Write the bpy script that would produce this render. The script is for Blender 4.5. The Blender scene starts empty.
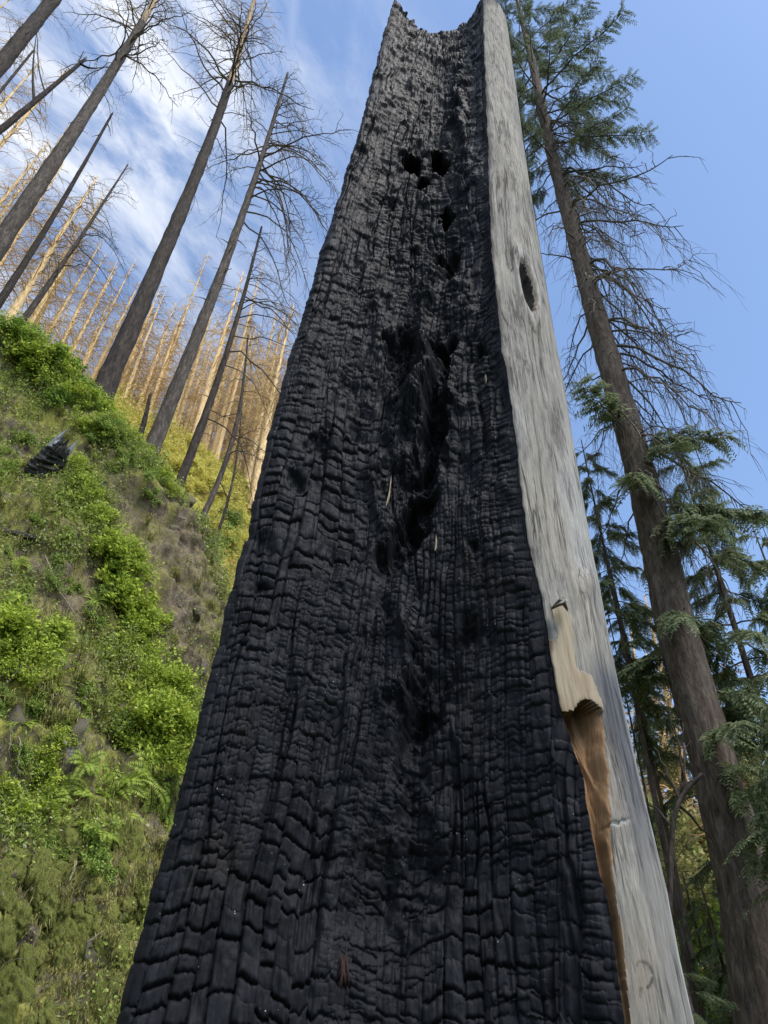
import bpy, math, random
import numpy as np
from mathutils import Matrix, Vector, Quaternion
random.seed(7)
RNG = np.random.default_rng(11)
SC = bpy.context.scene
COL = SC.collection
PI = math.pi

# ------------------------------------------------------------------ camera
FPX = 769.0                      # focal length in pixels of the 768 x 1024 picture
CAMZ = 1.6
nz = np.array([(425 - 384) / FPX, (512 + 370) / FPX, -1.0]); nz /= np.linalg.norm(nz)   # the zenith seen from the camera
fw = np.array([0, 0, -1.0])
ny = fw - fw.dot(nz) * nz; ny /= np.linalg.norm(ny)
nx = np.cross(ny, nz)
RW = np.array([nx, ny, nz])      # camera -> world
cam_d = bpy.data.cameras.new('camera')
cam = bpy.data.objects.new('camera', cam_d)
COL.objects.link(cam)
M4 = Matrix.Identity(4)
for i in range(3):
    for j in range(3):
        M4[i][j] = RW[i][j]
M4[2][3] = CAMZ
cam.matrix_world = M4
cam_d.sensor_fit = 'AUTO'
cam_d.sensor_width = 36.0
cam_d.lens = FPX / 1024 * 36.0
cam_d.clip_start = 0.05
cam_d.clip_end = 6000
SC.camera = cam

# ------------------------------------------------------------------ sky, sun, exposure
SUN_EL, SUN_AZ = math.radians(56), math.radians(138)     # azimuth clockwise from +Y: behind the camera, to the right
SUN_STRENGTH = 2.5
SKY_STRENGTH = 0.15
SC.view_settings.view_transform = 'Standard'
SC.view_settings.look = 'None'
SC.view_settings.exposure = 0.95
SC.view_settings.gamma = 1.0
SC.view_settings.use_curve_mapping = False
SC.cycles.max_bounces = 6
SC.cycles.diffuse_bounces = 3
SC.cycles.transparent_max_bounces = 8

W = bpy.data.worlds.new('World')
SC.world = W
W.use_nodes = True
wn, wl = W.node_tree.nodes, W.node_tree.links
wn.clear()
def wnode(t, **kw):
    n = wn.new(t)
    for k, v in kw.items():
        setattr(n, k, v)
    return n
sky = wnode('ShaderNodeTexSky', sky_type='NISHITA', sun_disc=False)
sky.sun_elevation = SUN_EL
sky.sun_rotation = SUN_AZ
sky.altitude = 300
sky.air_density = 1.0
sky.dust_density = 0.6
sky.ozone_density = 1.6
tc = wnode('ShaderNodeTexCoord')
sep = wnode('ShaderNodeSeparateXYZ')
wl.new(tc.outputs['Generated'], sep.inputs[0])
def wmath(op, a, b=None, clamp=False):
    n = wnode('ShaderNodeMath', operation=op, use_clamp=clamp)
    for i, v in enumerate((a, b)):
        if v is None:
            continue
        if isinstance(v, (int, float)):
            n.inputs[i].default_value = v
        else:
            wl.new(v, n.inputs[i])
    return n.outputs[0]
zc = wmath('MAXIMUM', sep.outputs[2], 0.06)
pxx = wmath('DIVIDE', sep.outputs[0], zc)
pyy = wmath('DIVIDE', sep.outputs[1], zc)
comb = wnode('ShaderNodeCombineXYZ')
wl.new(wmath('SUBTRACT', pxx, wmath('MULTIPLY', pyy, 0.45)), comb.inputs[0]); wl.new(pyy, comb.inputs[1])
def wnoise(scale, detail, rough, stretch, rot, dist=0.0, off=(0, 0, 0)):
    mp = wnode('ShaderNodeMapping')
    mp.inputs['Rotation'].default_value = (0, 0, rot)
    mp.inputs['Scale'].default_value = stretch
    mp.inputs['Location'].default_value = off
    wl.new(comb.outputs[0], mp.inputs['Vector'])
    n = wnode('ShaderNodeTexNoise')
    n.inputs['Scale'].default_value = scale
    n.inputs['Detail'].default_value = detail
    n.inputs['Roughness'].default_value = rough
    n.inputs['Distortion'].default_value = dist
    wl.new(mp.outputs[0], n.inputs['Vector'])
    return n.outputs[0]
def wramp(v, a, b):
    n = wnode('ShaderNodeMapRange', interpolation_type='SMOOTHSTEP')
    n.inputs[1].default_value = a; n.inputs[2].default_value = b
    wl.new(v, n.inputs[0])
    return n.outputs[0]
broad = wnoise(2.6, 5, 0.6, (1.2, 1, 1), 0.0, 0.9, (1.3, 0.4, 0))
wisp = wnoise(2.6, 10, 0.62, (1.9, 1.0, 1), 0.0, 1.1, (0.2, 0.1, 0))
wisp2 = wnoise(5.0, 9, 0.64, (4.5, 1.0, 1), 0.0, 0.5, (3.0, 5.0, 0))
side = wramp(wmath('ADD', pxx, wmath('MULTIPLY', broad, 0.4)), 0.28, -0.10)      # the veil of cirrus lies to the left and thins out to the right
c1 = wramp(wmath('ADD', wmath('MULTIPLY', wisp, 0.6), wmath('MULTIPLY', broad, 0.4)), 0.41, 0.64)
c2 = wramp(wisp2, 0.45, 0.80)
cl = wmath('MULTIPLY', wmath('ADD', c1, wmath('MULTIPLY', c2, 0.30)), side)
cl = wmath('MULTIPLY', wmath('MULTIPLY', cl, wmath('ADD', 0.35, wmath('MULTIPLY', wramp(pyy, 0.72, 0.38), 0.65))), 0.9, True)
# a soft old contrail running up the sky
ct = wmath('ABSOLUTE', wmath('ADD', wmath('ADD', pxx, wmath('MULTIPLY', pyy, 0.12)), 0.095))
ctm = wmath('MULTIPLY', wramp(ct, 0.012, 0.0), 0.13)
cl = wmath('MAXIMUM', cl, ctm)
mixc = wnode('ShaderNodeMixRGB')
wl.new(cl, mixc.inputs[0])
wl.new(sky.outputs[0], mixc.inputs[1])
mixc.inputs[2].default_value = (4.0, 4.1, 4.3, 1)
hs = wnode('ShaderNodeHueSaturation')
bgn = wnode('ShaderNodeBackground')
wl.new(mixc.outputs[0], bgn.inputs[0])
bgn.inputs[1].default_value = SKY_STRENGTH
out = wnode('ShaderNodeOutputWorld')
wl.new(bgn.outputs[0], out.inputs[0])

sd = bpy.data.lights.new('sun', 'SUN')
sd.energy = SUN_STRENGTH
sd.angle = math.radians(32)          # spread widened on purpose: the sun doubles as soft fill for the shaded foreground
sd.color = (1.0, 0.95, 0.88)
sun = bpy.data.objects.new('sun', sd)
COL.objects.link(sun)
sdir = Vector((math.sin(SUN_AZ) * math.cos(SUN_EL), math.cos(SUN_AZ) * math.cos(SUN_EL), math.sin(SUN_EL)))
sun.rotation_euler = sdir.to_track_quat('Z', 'Y').to_euler()
sun.location = sdir * 60

# ------------------------------------------------------------------ pixel <-> world helpers (for measuring the photograph)
def ray(px, py):
    px = np.asarray(px, float); py = np.asarray(py, float)
    c = np.stack([(px - 384) / FPX, (512 - py) / FPX, -np.ones_like(px)], -1)
    return c @ RW.T
def P(px, py, Y):
    d = ray(px, py)
    Y = np.asarray(Y, float)
    p = d * (Y / d[..., 1])[..., None]
    p[..., 2] += CAMZ
    return p
def proj(p):
    q = (np.asarray(p, float) - np.array([0, 0, CAMZ])) @ RW
    z = np.where(q[..., 2] < -1e-3, -q[..., 2], 1e-3)
    return 384 + FPX * q[..., 0] / z, 512 - FPX * q[..., 1] / z, -q[..., 2]

# ------------------------------------------------------------------ numpy noise
def _h(ix, iy, iz, seed):
    h = (ix.astype(np.int64) * 374761393 + iy.astype(np.int64) * 668265263 + iz.astype(np.int64) * 2147483647 + seed * 1274126177) & 0xFFFFFFFF
    h = ((h ^ (h >> 13)) * 1274126177) & 0xFFFFFFFF
    h = ((h ^ (h >> 16)) * 2246822519) & 0xFFFFFFFF
    return ((h ^ (h >> 15)) & 0xFFFFFF).astype(np.float64) / 0xFFFFFF
def hash1(i, j=0, seed=0):
    i = np.asarray(np.floor(i)).astype(np.int64)
    j = np.broadcast_to(np.asarray(np.floor(j)).astype(np.int64), i.shape)
    return _h(i, j, np.zeros_like(i), seed)
def noise(x, y=0.0, z=0.0, seed=0):
    x, y, z = np.broadcast_arrays(np.asarray(x, float), np.asarray(y, float), np.asarray(z, float))
    ix, iy, iz = np.floor(x), np.floor(y), np.floor(z)
    fx, fy, fz = x - ix, y - iy, z - iz
    fx = fx * fx * (3 - 2 * fx); fy = fy * fy * (3 - 2 * fy); fz = fz * fz * (3 - 2 * fz)
    ix = ix.astype(np.int64); iy = iy.astype(np.int64); iz = iz.astype(np.int64)
    r = 0
    for dz in (0, 1):
        wz = fz if dz else 1 - fz
        if np.all(wz == 0):
            continue
        for dy in (0, 1):
            wy = fy if dy else 1 - fy
            if np.all(wy == 0):
                continue
            a = _h(ix, iy + dy, iz + dz, seed); b = _h(ix + 1, iy + dy, iz + dz, seed)
            r = r + wz * wy * (a + (b - a) * fx)
    return r * 2 - 1
def fbm(x, y=0.0, z=0.0, octs=4, seed=0, gain=0.5):
    s = 0; a = 1.0; t = 0
    for o in range(octs):
        k = 2.03 ** o
        s = s + a * noise(np.asarray(x) * k + 17.3 * o, np.asarray(y) * k - 9.1 * o, np.asarray(z) * k + 4.7 * o, seed + o)
        t += a; a *= gain
    return s / t
def sstep(a, b, x):
    t = np.clip((x - a) / (b - a), 0, 1)
    return t * t * (3 - 2 * t)

# ------------------------------------------------------------------ mesh helpers
def mesh_np(name, V, quads=None, tris=None, smooth=True, mats=(), mat_index=None):
    me = bpy.data.meshes.new(name)
    V = np.ascontiguousarray(V, dtype=np.float32)
    me.vertices.add(len(V))
    me.vertices.foreach_set('co', V.ravel())
    nq = 0 if quads is None else len(quads)
    nt = 0 if tris is None else len(tris)
    lv = []
    if nq: lv.append(np.asarray(quads, np.int32).ravel())
    if nt: lv.append(np.asarray(tris, np.int32).ravel())
    lv = np.concatenate(lv)
    me.loops.add(len(lv))
    me.loops.foreach_set('vertex_index', lv)
    me.polygons.add(nq + nt)
    st = np.concatenate([np.arange(nq) * 4, nq * 4 + np.arange(nt) * 3]).astype(np.int32)
    me.polygons.foreach_set('loop_start', st)
    me.polygons.foreach_set('use_smooth', np.full(nq + nt, smooth, dtype=bool))
    if mat_index is not None:
        me.polygons.foreach_set('material_index', np.asarray(mat_index, np.int32))
    me.update(calc_edges=True)
    for m in mats:
        me.materials.append(m)
    return me
def link(name, me, parent=None, loc=(0, 0, 0)):
    o = bpy.data.objects.new(name, me)
    COL.objects.link(o)
    o.location = loc
    if parent is not None:
        o.parent = parent
    return o
def tag(o, label=None, cat=None, group=None, kind=None):
    if label: o['label'] = label
    if cat: o['category'] = cat
    if group: o['group'] = group
    if kind: o['kind'] = kind
    return o
def thing(name, label, cat, loc=(0, 0, 0), group=None):
    return tag(link(name, None, None, loc), label, cat, group)
def gridq(nr, nc):
    r, c = np.meshgrid(np.arange(nr - 1), np.arange(nc - 1), indexing='ij')
    a = (r * nc + c).ravel()
    return np.stack([a, a + 1, a + nc + 1, a + nc], 1)
class MB:
    "collects quads and triangles for one mesh"
    def __init__(s):
        s.V = []; s.Q = []; s.T = []; s.n = 0
    def add(s, V, Q=None, T=None):
        V = np.asarray(V, float).reshape(-1, 3)
        if Q is not None and len(Q): s.Q.append(np.asarray(Q) + s.n)
        if T is not None and len(T): s.T.append(np.asarray(T) + s.n)
        s.V.append(V); s.n += len(V)
    def tube(s, pts, rad, sides=6, cap=True, lump=0.0, seed=0, furrow=0.0, fr=7.0, fz=1.6):
        pts = np.asarray(pts, float); n = len(pts)
        rad = np.broadcast_to(np.asarray(rad, float), (n,))
        tg = np.gradient(pts, axis=0)
        tg /= np.linalg.norm(tg, axis=1)[:, None] + 1e-9
        ref = np.array([0.0, 0, 1]) if abs(tg[:, 2].mean()) < 0.8 else np.array([1.0, 0, 0])
        u = np.cross(tg, ref); u /= np.linalg.norm(u, axis=1)[:, None] + 1e-9
        v = np.cross(tg, u)
        an = np.arange(sides) * 2 * PI / sides
        rr = rad[:, None] * np.ones(sides)
        if lump:
            k = np.arange(n)[:, None]
            rr = rr * (1 + lump * noise(np.cos(an)[None] * 2 + k * 0.35, np.sin(an)[None] * 2, k * 0.3, seed))
        if furrow:
            zz = np.concatenate([[0], np.cumsum(np.linalg.norm(np.diff(pts, axis=0), axis=1))])[:, None]
            f1 = noise(np.cos(an)[None] * fr * 0.45, np.sin(an)[None] * fr * 0.45, zz * fz, seed + 5)
            f2 = fbm(np.cos(an)[None] * fr, np.sin(an)[None] * fr, zz * fz * 2.2, 3, seed + 6)
            rr = rr * (1 + furrow * (1 - 2 * np.abs(f1)) + furrow * 0.9 * f2)
        V = pts[:, None] + rr[..., None] * (np.cos(an)[None, :, None] * u[:, None] + np.sin(an)[None, :, None] * v[:, None])
        r, c = np.meshgrid(np.arange(n - 1), np.arange(sides), indexing='ij')
        a = r * sides + c; b = r * sides + (c + 1) % sides
        Q = np.stack([a, b, b + sides, a + sides], -1).reshape(-1, 4)
        V = V.reshape(-1, 3)
        T = None
        if cap:
            V = np.vstack([V, pts[-1:] + tg[-1] * rad[-1] * 0.3])
            e = len(V) - 1; k = (n - 1) * sides
            T = [[k + i, k + (i + 1) % sides, e] for i in range(sides)]
        s.add(V, Q, T)
    def mesh(s, name, mats=(), smooth=True):
        V = np.vstack(s.V)
        return mesh_np(name, V, np.vstack(s.Q) if s.Q else None, np.vstack(s.T) if s.T else None, smooth, mats)

# ------------------------------------------------------------------ material helper
class Mat:
    def __init__(s, name, rough=0.8, spec=0.3):
        s.m = bpy.data.materials.new(name); s.m.use_nodes = True
        s.n = s.m.node_tree.nodes; s.l = s.m.node_tree.links
        s.b = s.n['Principled BSDF']
        s.b.inputs['Roughness'].default_value = rough
        s.b.inputs['Specular IOR Level'].default_value = spec
        s.tc = s.n.new('ShaderNodeTexCoord')
    def noise(s, scale, detail=5, rough=0.55, stretch=(1, 1, 1), dist=0.0, rot=(0, 0, 0), off=(0, 0, 0)):
        mp = s.n.new('ShaderNodeMapping')
        mp.inputs['Scale'].default_value = stretch
        mp.inputs['Rotation'].default_value = rot
        mp.inputs['Location'].default_value = off
        s.l.new(s.tc.outputs['Object'], mp.inputs['Vector'])
        t = s.n.new('ShaderNodeTexNoise')
        t.inputs['Scale'].default_value = scale; t.inputs['Detail'].default_value = detail
        t.inputs['Roughness'].default_value = rough; t.inputs['Distortion'].default_value = dist
        s.l.new(mp.outputs[0], t.inputs['Vector'])
        return t.outputs[0]
    def voro(s, scale, stretch=(1, 1, 1), feature='F1', out='Distance', rnd=1.0):
        mp = s.n.new('ShaderNodeMapping')
        mp.inputs['Scale'].default_value = stretch
        s.l.new(s.tc.outputs['Object'], mp.inputs['Vector'])
        t = s.n.new('ShaderNodeTexVoronoi'); t.feature = feature
        t.inputs['Scale'].default_value = scale
        t.inputs['Randomness'].default_value = rnd
        s.l.new(mp.outputs[0], t.inputs['Vector'])
        return t.outputs[out]
    def ramp(s, fac, stops):
        r = s.n.new('ShaderNodeValToRGB')
        e = r.color_ramp.elements
        while len(e) < len(stops): e.new(0.5)
        for k, (p, c) in enumerate(stops):
            e[k].position = p; e[k].color = (*c, 1)
        s.l.new(fac, r.inputs[0])
        return r.outputs[0]
    def rng(s, v, a, b, c=0.0, d=1.0):
        n = s.n.new('ShaderNodeMapRange')
        for i, k in ((1, a), (2, b), (3, c), (4, d)): n.inputs[i].default_value = k
        s.l.new(v, n.inputs[0])
        return n.outputs[0]
    def math(s, op, a, b=0.0):
        n = s.n.new('ShaderNodeMath'); n.operation = op
        for i, v in enumerate((a, b)):
            if isinstance(v, (int, float)): n.inputs[i].default_value = v
            else: s.l.new(v, n.inputs[i])
        return n.outputs[0]
    def mix(s, fac, a, b, mode='MIX'):
        n = s.n.new('ShaderNodeMixRGB'); n.blend_type = mode
        for i, v in enumerate((fac, a, b)):
            if isinstance(v, (int, float)): n.inputs[i].default_value = v
            elif isinstance(v, tuple): n.inputs[i].default_value = (*v, 1)
            else: s.l.new(v, n.inputs[i])
        return n.outputs[0]
    def attr(s, name):
        a = s.n.new('ShaderNodeAttribute'); a.attribute_name = name
        return a.outputs['Fac']
    def island(s):
        return s.n.new('ShaderNodeNewGeometry').outputs['Random Per Island']
    def objrand(s):
        return s.n.new('ShaderNodeObjectInfo').outputs['Random']
    def color(s, c):
        if isinstance(c, tuple): s.b.inputs['Base Color'].default_value = (*c, 1)
        else: s.l.new(c, s.b.inputs['Base Color'])
        return s
    def roughness(s, v):
        s.l.new(v, s.b.inputs['Roughness']); return s
    def bump(s, h, strength=0.5, dist=0.01):
        n = s.n.new('ShaderNodeBump')
        n.inputs['Strength'].default_value = strength; n.inputs['Distance'].default_value = dist
        s.l.new(h, n.inputs['Height'])
        old = s.b.inputs['Normal'].links
        if old: s.l.new(old[0].from_socket, n.inputs['Normal'])
        s.l.new(n.outputs[0], s.b.inputs['Normal'])
        return s
    def translucent(s, c, fac):
        t = s.n.new('ShaderNodeBsdfTranslucent')
        if isinstance(c, tuple): t.inputs[0].default_value = (*c, 1)
        else: s.l.new(c, t.inputs[0])
        mx = s.n.new('ShaderNodeMixShader'); mx.inputs[0].default_value = fac
        o = s.n['Material Output']
        s.l.new(s.b.outputs[0], mx.inputs[1]); s.l.new(t.outputs[0], mx.inputs[2])
        s.l.new(mx.outputs[0], o.inputs[0])
        return s

def leafmat(name, stops, tr=0.3, rough=0.6):
    m = Mat(name, rough, 0.25)
    c = m.ramp(m.island(), stops)
    m.color(c); m.translucent(c, tr)
    return m.m
# ================================================================== THE BURNT SNAG
m = Mat('charred_wood', 0.6, 0.055)
n1 = m.noise(9, 6, 0.6, (1, 1, 0.5))
n2 = m.noise(60, 4, 0.6, (1, 1, 0.12))
base = m.ramp(n1, [(0.3, (0.005, 0.0053, 0.007)), (0.52, (0.0115, 0.0119, 0.0142)), (0.75, (0.025, 0.0253, 0.0285))])
base = m.mix(m.rng(n2, 0.35, 0.75, 0, 0.35), base, (0.027, 0.027, 0.0305))
brown = m.rng(m.noise(2.6, 5, 0.6, (1, 1, 0.5), 0, (0, 0, 0), (3, 1, 2)), 0.6, 0.75, 0, 0.55)
base = m.mix(brown, base, (0.031, 0.025, 0.019))
ash = m.attr('ash')                                   # paler, scorched grey wood near the top and on proud ridges
base = m.mix(ash, base, (0.028, 0.028, 0.031))
spk = m.rng(m.voro(36), 0.085, 0.05, 0, 1)
spn = m.rng(m.noise(5, 3), 0.5, 0.62, 0, 0.9)
base = m.mix(m.math('MULTIPLY', spk, spn), base, (0.42, 0.42, 0.4))
m.color(base)
m.roughness(m.rng(m.noise(14, 4), 0.3, 0.7, 0.42, 0.62))
m.bump(m.noise(110, 5, 0.65, (1, 1, 0.13)), 0.55, 0.006)
m.bump(m.noise(300, 3, 0.6), 0.3, 0.002)
CHAR = m.m

m = Mat('weathered_grey_wood', 0.8, 0.08)
g1 = m.noise(30, 8, 0.72, (1, 1, 0.10), 0.7)
g2 = m.noise(120, 5, 0.65, (1, 1, 0.06), 0.4)
g3 = m.noise(3.2, 5, 0.6, (1, 1, 0.35))
c = m.ramp(g1, [(0.32, (0.10, 0.092, 0.08)), (0.42, (0.205, 0.19, 0.163)), (0.56, (0.285, 0.268, 0.232)), (0.72, (0.37, 0.35, 0.305))])
c = m.mix(m.rng(g2, 0.52, 0.72, 0, 0.65), c, (0.15, 0.145, 0.14))
c = m.mix(m.rng(m.noise(9, 6, 0.7, (1, 1, 0.22), 0.6), 0.52, 0.75, 0, 0.55), c, (0.24, 0.225, 0.205))
c = m.mix(m.rng(g3, 0.5, 0.75, 0, 0.45), c, (0.50, 0.43, 0.33))
c = m.mix(m.attr('stain_blue'), c, m.mix(g1, (0.04, 0.043, 0.055), (0.115, 0.12, 0.14)))
c = m.mix(m.attr('stain_brown'), c, m.mix(g1, (0.15, 0.12, 0.09), (0.36, 0.30, 0.23)))
c = m.mix(m.attr('stain_and_shade'), c, (0.035, 0.033, 0.032))
c = m.mix(m.attr('pale'), c, (0.56, 0.55, 0.53))
fib = m.noise(260, 4, 0.7, (1, 1, 0.045), 0.3)
c = m.mix(m.rng(fib, 0.42, 0.68, 0, 0.6), c, (0.085, 0.08, 0.073))
def contour(sc, st, w, dist):
    return m.rng(m.math('ABSOLUTE', m.math('SUBTRACT', m.noise(sc, 3, 0.6, (1, 1, st), dist), 0.5)), 0.0, w, 1, 0)
brk = m.rng(m.noise(5, 4, 0.6, (1, 1, 0.4)), 0.45, 0.56)
crk1 = m.math('MULTIPLY', contour(13, 0.045, 0.030, 0.6), brk)
crk2 = m.math('MULTIPLY', contour(34, 0.05, 0.055, 0.4), m.rng(m.noise(8, 4, 0.6, (1, 1, 0.3), 0, (0, 0, 0), (5, 2, 1)), 0.5, 0.62))
c = m.mix(m.math('MULTIPLY', m.math('MAXIMUM', crk1, m.math('MULTIPLY', crk2, 0.8)), 0.85), c, (0.04, 0.037, 0.034))
m.bump(m.math('SUBTRACT', 1.0, m.math('MAXIMUM', crk1, crk2)), 0.6, 0.01)
m.bump(fib, 0.5, 0.004)
m.color(c)
m.bump(g1, 0.5, 0.012); m.bump(g2, 0.35, 0.004)
GREY = m.m

def freshwood(name, a, b, dark):
    m = Mat(name, 0.75, 0.1)
    g1 = m.noise(60, 7, 0.7, (1, 1, 0.02), 0.1)
    g2 = m.noise(6, 4, 0.6, (1, 1, 0.3))
    c = m.mix(m.rng(g1, 0.3, 0.7), a, b)
    c = m.mix(m.rng(m.noise(60, 5, 0.7, (1, 1, 0.03)), 0.6, 0.72, 0, 0.7), c, dark)
    c = m.mix(m.rng(g2, 0.56, 0.7, 0, 0.55), c, dark)
    c = m.mix(m.attr('stain_and_shade'), c, (0.03, 0.018, 0.011))  # scorch and crack marks, plus the painted undercut shade
    m.color(c); m.bump(g1, 0.6, 0.008)
    return m.m
ORANGE = freshwood('fresh_orange_wood', (0.17, 0.093, 0.043), (0.28, 0.175, 0.095), (0.06, 0.028, 0.015))
PALE = freshwood('pale_split_wood', (0.23, 0.185, 0.125), (0.33, 0.28, 0.20), (0.16, 0.095, 0.05))
m = Mat('hollow_dark_wood', 0.9, 0.1)
m.color(m.ramp(m.noise(20, 4, 0.6, (1, 1, 0.2)), [(0.3, (0.008, 0.008, 0.009)), (0.8, (0.05, 0.042, 0.036))]))
HOLLOW = m.m

SB = np.array([0.05, 2.75, 0.0])                       # foot of the snag
snag = thing('burnt_snag', 'tall hollow burnt tree snag with charred black face and grey wood down its right side', 'snag', SB)

def edge(trace, ya, yb):
    t = np.array(trace, float)
    d = ray(t[:, 0], t[:, 1])
    k = d[:, 2] / d[:, 1]
    Y = (ya + yb * CAMZ) / (1 - yb * k)
    p = d * (Y / d[:, 1])[:, None]; p[:, 2] += CAMZ
    o = np.argsort(p[:, 2]); z = p[o, 2]; x = p[o, 0]
    s0 = (x[2] - x[0]) / (z[2] - z[0]); s1 = (x[-1] - x[-3]) / (z[-1] - z[-3])
    z = np.concatenate([[z[0] - 3], z, [z[-1] + 3]])
    x = np.concatenate([[x[0] - 3 * s0], x, [x[-1] + 3 * s1]])
    return (lambda q: np.interp(q, z, x)), (lambda q: ya + yb * q)
LX, LY = edge([(118, 1024), (134, 960), (150, 893), (172, 825), (189, 760), (208, 685), (226, 610), (245, 541), (258, 480), (275, 412), (292, 350), (309, 298), (330, 225), (351, 155), (366, 102), (382, 40), (393, 3)], 2.50, 0.030)
BX, BY = edge([(626, 1023), (617, 962), (606, 900), (597, 865), (584, 781), (566, 728), (560, 705), (550, 637), (529, 545), (512, 416), (500, 332), (493, 264), (490, 211), (488, 148), (485, 70), (483, 6)], 2.40, 0.028)
RX, RY = edge([(690, 1023), (676, 962), (663, 891), (641, 799), (619, 690), (592, 549), (571, 428), (555, 337), (541, 253), (529, 176), (516, 84), (509, 35), (503, 0)], 2.66, 0.030)

# rows: even in the picture inside the frame, coarser below it
pyr = np.linspace(1040, 8, 1270)
dd = ray(np.full_like(pyr, 440.0), pyr); kk = dd[:, 2] / dd[:, 1]
zr = CAMZ + kk * (2.5 + 0.029 * CAMZ) / (1 - 0.029 * kk)
ZT = zr[-1]
zr = np.concatenate([np.linspace(-0.25, zr[0], 40)[:-1], zr])
NR, NC = len(zr), 600
s = np.linspace(0, 1, NC)[None, :]
ztop = 0.0 + 0.30 * np.exp(-(s / 0.06) ** 2) - 0.10 * sstep(0.05, 0.35, s) * (1 - sstep(0.62, 0.78, s)) + 0.12 * sstep(0.70, 0.78, s) * (1 - sstep(0.8, 0.86, s)) + 0.10 * sstep(0.9, 1, s)
ztop = ztop + 0.05 * fbm(s * 22, 0, 0, 3, 5) * sstep(0, 0.1, s)
zfrac = ((zr - zr[0]) / (ZT - zr[0]))[:, None]
Z = zr[:, None] + ztop * sstep(0.72, 1.0, zfrac)
lx, ly, bx, by = LX(Z), LY(Z), BX(Z), BY(Z)
wid = bx - lx
hf = np.clip((Z - 1.6) / 9.7, 0, 1)
D = 0.16 + 0.22 * hf
conc = 1 - np.abs(2 * s - 1) ** 2.4
conc = conc * (0.75 + 0.25 * s) + 0.16 * np.sin(s * PI) ** 2 * (s - 0.5)
wrap = 0.10 * (np.exp(-s / 0.05) - 1) * (1 - s)                       # the left edge rolls away from the lens
X = lx + wid * s
Y = ly + (by - ly) * s + D * conc + wrap
base = np.stack([X, Y, Z], -1)
dr = np.gradient(base, axis=0); dc = np.gradient(base, axis=1)
N = np.cross(dc, dr); N /= np.linalg.norm(N, axis=-1)[..., None] + 1e-12
N[N[..., 1] > 0] *= -1
PX, PY, _ = proj(base)
A = s * np.maximum(wid, 0.3) + 0 * Z

def blocks(a, z, w, h, seed, wander=0.5, cw=0.006, ch=0.005, dv=0.02, dh=0.014, lift=0.011, roundness=0.22):
    q = a / w
    best = np.full(q.shape, 9.0); sec = np.full(q.shape, 9.0); bi = np.zeros(q.shape)
    i0 = np.floor(q)
    for k in (-1, 0, 1, 2):
        i = i0 + k
        c = i + 0.5 + wander * noise(i * 7.31, z * 0.9 / max(h, 0.03) * 0.12, 0, seed) + 0.62 * (hash1(i, 3, seed) - 0.5)
        d = np.abs(q - c)
        nb = d < best
        sec = np.where(nb, best, np.minimum(sec, d))
        bi = np.where(nb, i, bi)
        best = np.where(nb, d, best)
    ev = (sec - best) * 0.5 * w
    hi = h * (0.55 + 0.9 * hash1(bi, 9, seed))
    r = z / hi + hash1(bi, 5, seed) * 13 + (hash1(bi, 6, seed) - 0.5) * 0.7 * (q - bi) + 0.14 * noise(a / w * 2.6, z / h * 0.7, 0, seed + 3) + 0.05 * noise(a / w * 9, z / h * 2, 0, seed + 4)
    b2 = np.full(q.shape, 9.0); s2 = np.full(q.shape, 9.0); ri = np.zeros(q.shape); rc = np.zeros(q.shape)
    r0 = np.floor(r)
    for k in (-1, 0, 1):
        j = r0 + k
        c = j + 0.5 + 0.7 * (hash1(bi, j, seed + 21) - 0.5)
        d = np.abs(r - c)
        nb = d < b2
        s2 = np.where(nb, b2, np.minimum(s2, d))
        rc = np.where(nb, r - c, rc)
        ri = np.where(nb, j, ri)
        b2 = np.where(nb, d, b2)
    eh = (s2 - b2) * 0.5 * hi
    sv = 0.08 + 0.92 * sstep(-0.25, 0.35, noise(bi * 3.7, z * 1.2 / h * 0.1, 5, seed))
    sh = sstep(0.05, 0.5, hash1(bi, ri + (rc > 0), seed + 40)) 
    H = -dv * sv * np.exp(-(ev / cw) ** 1.3) - dh * sh * np.exp(-(eh / ch) ** 1.2)
    H += lift * 1.5 * (hash1(bi, ri, seed + 60) ** 2 - 0.5) + lift * 0.9 * (hash1(bi, ri, seed + 70) - 0.35) * rc
    H += roundness * 0.02 * (np.minimum(ev / w * 2, 0.5) + np.minimum(eh / hi * 2, 0.5) - 0.5)
    return H

wa = A + 0.05 * fbm(A * 2.2, Z * 0.8, 0, 2, 1) + 0.010 * fbm(A * 9, Z * 4, 0, 2, 2)
wz = Z + 0.03 * fbm(A * 2.5, Z * 1.6, 3, 2, 4) + 0.008 * fbm(A * 14, Z * 9, 1, 2, 8)
HB = blocks(wa, wz, 0.060, 0.072, 100, 0.45, 0.0036, 0.0042, 0.017, 0.023)
HM = blocks(wa, wz, 0.050, 0.062, 200, 0.5, 0.0040, 0.0046, 0.011, 0.018, 0.014)
HF = blocks(wa, wz, 0.034, 0.042, 300, 0.4, 0.004, 0.0035, 0.013, 0.009, 0.006)
HRp = blocks(wa, wz + 0.5 * (A - wid * 0.5) ** 2, 0.11, 0.052, 400, 0.4, 0.006, 0.0085, 0.012, 0.018, 0.012)
sel = fbm(A * 2.0 + 3, Z * 0.9, 7, 3, 31)
left = 1 - sstep(0.28, 0.46, s + 0.08 * sel)
low = 1 - sstep(3.4, 6.2, Z)
mid = np.exp(-((PX - 428) / 45) ** 2) * np.exp(-((PY - 610) / 75) ** 2)
rip = sstep(5.2, 6.6, Z + sel) * sstep(0.06, 0.25, s) * (1 - sstep(0.80, 0.9, s))
wB = np.clip(left * low * 1.2 + sstep(0.1, 0.5, sel) * low * 0.8 + 0.55 * (1 - left) * low, 0, 1)
H = HB * wB + HM * (1 - wB)
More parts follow.
